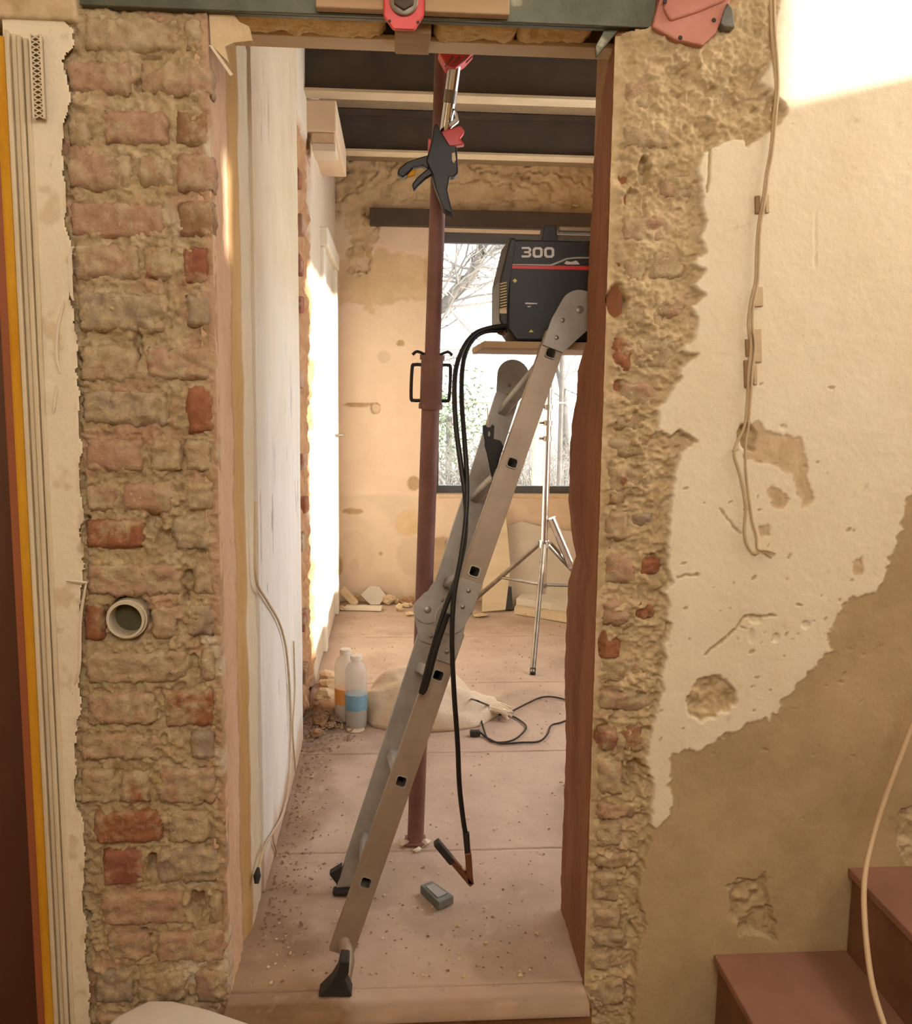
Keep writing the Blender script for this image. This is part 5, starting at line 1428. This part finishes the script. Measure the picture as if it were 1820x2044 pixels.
for i, (px, py, w_, h_, mt) in enumerate(((1513, 408, 10, 34, 'brown_clip'), (1532, 406, 8, 36, 'white_wire'), (1515, 592, 18, 38, 'white_wire'), (1513, 690, 16, 66, 'white_wire'), (1494, 694, 10, 34, 'brown_clip'), (1492, 746, 12, 54, 'brown_clip'), (1508, 748, 8, 40, 'white_wire'))):
    p = onY(px, py, YWR)
    MB().obox((p[0], YF - .024, p[2]), (1, 0, .08), YA, (-.08, 0, 1), w_ * YF / F, .012, h_ * YF / F).build('wire_clip', mt, rw, bevel=.002)
hc = thing('hanging_cable', 'cream cable hanging over the terracotta steps, lower right', 'cable', onY(1728, 1800, 1.86))
MB().tube(spline([onY(*p) for p in ((1850, 1370, 1.98), (1820, 1450, 1.97), (1788, 1535, 1.96), (1760, 1612, 1.95), (1740, 1680, 1.93), (1728, 1735, 1.90), (1724, 1790, 1.86), (1729, 1880, 1.80), (1742, 1970, 1.74), (1766, 2050, 1.68), (1790, 2110, 1.66))], 6), .0064, 10).build('cable', 'cream_cable', hc, smooth=True)

# torn paint flakes beside the door and a stray white tie
for i, (pts, lab) in enumerate((([(148, 492), (140, 505), (142, 580), (146, 600)], 'upper long curled paint strip on the torn plaster edge'), ([(128, 600), (114, 655), (112, 712), (120, 745)], 'curled paint strip lower on the plaster beside the mouldings'),
                                ([(113, 770), (108, 800), (106, 822)], 'short paint curl on the plaster left of the brick pier'), ([(172, 1162), (160, 1240), (158, 1330), (148, 1366)], 'long thin peeled strip below the white tie'))):
    sp2 = spline([onY(x, y, YF - .020) for x, y in pts], 5)
    tag(MB().tube(sp2, [.002 + .0022 * math.sin(math.pi * k / (len(sp2) - 1)) for k in range(len(sp2))], 5).build('paint_flake', 'flake', None), lab, 'flake', 'peeling paint strips')
a_, b_ = onY(132, 1158, YF - .024), onY(174, 1163, YF - .024)
tag(MB().tube([a_, b_], .0028, 6).build('plastic_tie', 'cap', None), 'short white plastic tie crossing the torn plaster edge', 'tie')

# white sheet at the foot of the pier
pts = [(196, 2060), (232, 2026), (296, 1992), (352, 1996), (420, 2012), (520, 2046), (540, 2090), (200, 2110)]
P = [onZ(x, y, .03) for x, y in pts]
tag(MB().prism((0, 0, HALLZ), XA, YA, ZA, [[(p[0], min(p[1], YF - .035)) for p in P]], .16).build('white_slab', 'white_sheet', None, bevel=.012, seg=3), 'white dusty block on the floor at the foot of the brick pier', 'block')

# ------------------------------------------------------------------ outside the far window
u = grid(-14, 16, .5); v = grid(YBACK + .34, 34, .5)
uu, vv = np.meshgrid(u, v, indexing='ij')
h = -.45 + 1.9 * sstep(9, 26, vv) + .15 * fbm(uu * .5, vv * .5, 3, 150)
o = hf('ground', (0, 0, 0), XA, YA, ZA, u, v, h, None, 'ground', None); o['kind'] = 'structure'
def gz(x, y): return float(-.45 + 1.9 * sstep(9, 26, np.array(y)))
def grow(mb, p, d, r, depth, rr, n0=5):
    pts = [p]; rs = [r]
    for k in range(n0):
        d = d + np.array([rr.gauss(0, .22), rr.gauss(0, .16), rr.gauss(.03, .13)]); d = d / np.linalg.norm(d)
        p = p + d * (r * 9 + .06); r *= .86
        pts.append(p); rs.append(r)
        if depth > 0 and rr.random() < .75:
            e = d + np.array([rr.gauss(0, .8), rr.gauss(0, .5), rr.gauss(.1, .5)]); e /= np.linalg.norm(e)
            grow(mb, p, e, r * .62, depth - 1, rr, max(3, n0 - 1))
    mb.tube(pts, rs, 5, caps=False)
def tree(label, path, r0, seed):
    rr = random.Random(seed)
    base_ = path[0]
    t_ = thing('bare_tree', label, 'tree', base_, 'bare trees outside')
    sp = spline(path, 5); rs = [r0 * (1 - .45 * k / (len(sp) - 1)) for k in range(len(sp))]
    MB().tube(sp, rs, 10).build('trunk', 'bark', t_, smooth=True)
    mb = MB()
    for k in range(5, len(sp) - 1):
        for _ in range(2):
            e = np.array([rr.gauss(0, 1), rr.gauss(0, .5), rr.gauss(.3, .6)]); e /= np.linalg.norm(e)
            grow(mb, sp[k], e, rs[k] * .26, 2, rr)
    mb.build('branches', 'twig', t_)
g0_ = onY(800, 900, 10.0); g0_[2] = gz(0, 10) - .05
tree('bare grey tree with a bent trunk, left in the far window', [g0_, onY(846, 690, 9.8), onY(890, 606, 9.6), onY(934, 558, 9.5), onY(958, 512, 9.5), onY(964, 470, 9.5), onY(970, 380, 9.5)], .075, 3)
g1_ = onY(1135, 900, 13.0); g1_[2] = gz(0, 13) - .05
tree('thin bare tree far right in the far window', [g1_, onY(1125, 800, 13), onY(1108, 700, 13), onY(1112, 600, 13), onY(1100, 480, 13)], .06, 5)
shr = [(905, 11.5, 'leftmost twiggy shrub in the far window'), (955, 12.5, 'second twiggy shrub from the left in the far window'), (1005, 11.0, 'twiggy shrub behind the electrode holder in the far window'), (1060, 12.5, 'twiggy shrub behind the yellow post in the far window'), (1115, 11.0, 'twiggy shrub furthest right in the far window'), (1160, 13.0, 'twiggy shrub half hidden behind the right doorway edge')]
for i, (px, Y, lab) in enumerate(shr):
    x = onY(px, 900, Y)[0]; z = gz(x, Y) - .05
    t_ = thing('bare_shrub', lab, 'shrub', (x, Y, z), 'bare shrubs outside')
    rr = random.Random(20 + i); mb = MB(); mb2 = MB()
    for k in range(16):
        e = np.array([rr.gauss(0, .5), rr.gauss(0, .4), 1.0]); e /= np.linalg.norm(e)
        grow(mb, np.array([x + rr.gauss(0, .22), Y + rr.gauss(0, .25), z]), e, rr.uniform(.012, .022), 2, rr, 7)
    mb.build('branches', 'twig', t_)
    for k in range(4): mb2.tube([(x + rr.gauss(0, .1), Y, z), (x + rr.gauss(0, .2), Y, z + .8)], [.03, .018], 6)
    mb2.build('stem', 'bark', t_)
x = onY(898, 700, 14)[0]; z = gz(x, 14)
ev = thing('evergreen_bush', 'pale green bush low behind the prop in the far window', 'bush', (x, 14, z))
MB().tube([(x, 14, z), (x, 14, z + 1.2)], .05, 8).build('stem', 'bark', ev)
mb = MB(); rr = random.Random(9)
for k in range(900):
    a = np.array([rr.gauss(0, .35), rr.gauss(0, .3), abs(rr.gauss(.9, .45))])
    d = np.array([rr.gauss(0, 1), rr.gauss(0, 1), rr.gauss(.5, .7)]); d = d / np.linalg.norm(d) * .10
    e = np.cross(d, YA); e = e / (np.linalg.norm(e) + 1e-6) * .02
    c = np.array([x, 14, z]) + a
    mb.add([c - e, c + d * .5 - e * .6, c + d, c + d * .5 + e, c], [(0, 1, 2, 3), ])
mb.build('leaves', 'evergreen', ev)
pz = gz(1, 9.0)
for (px, lab) in ((1072, 'yellow post outside, seen between ladder and tripod'),):
    A = onY(1063, 900, 9.0)[0]; B = onY(1083, 900, 9.0)[0]
    tag(MB().box((A, 8.97, pz - .1), (B, 9.03, onY(1072, 826, 9.0)[2])).build('yellow_post', 'yellow_post', None, bevel=.004), lab, 'post')
fn = thing('wire_fence', 'thin pale fence rails outside the far window', 'fence', (1.2, 9.4, gz(1, 9.4)))
for py in (804, 700):
    zz_ = onY(1000, py, 9.4)[2]
    MB().tube([(-1.5, 9.4, zz_), (4.2, 9.4, zz_ + .01)], .012, 6).build('rail', 'twig', fn)
for x in (-1.4, .2, 1.75, 3.3): MB().tube([(x, 9.42, gz(x, 9.4) - .1), (x, 9.42, onY(1000, 690, 9.4)[2])], .025, 8).build('fence_post', 'bark', fn)
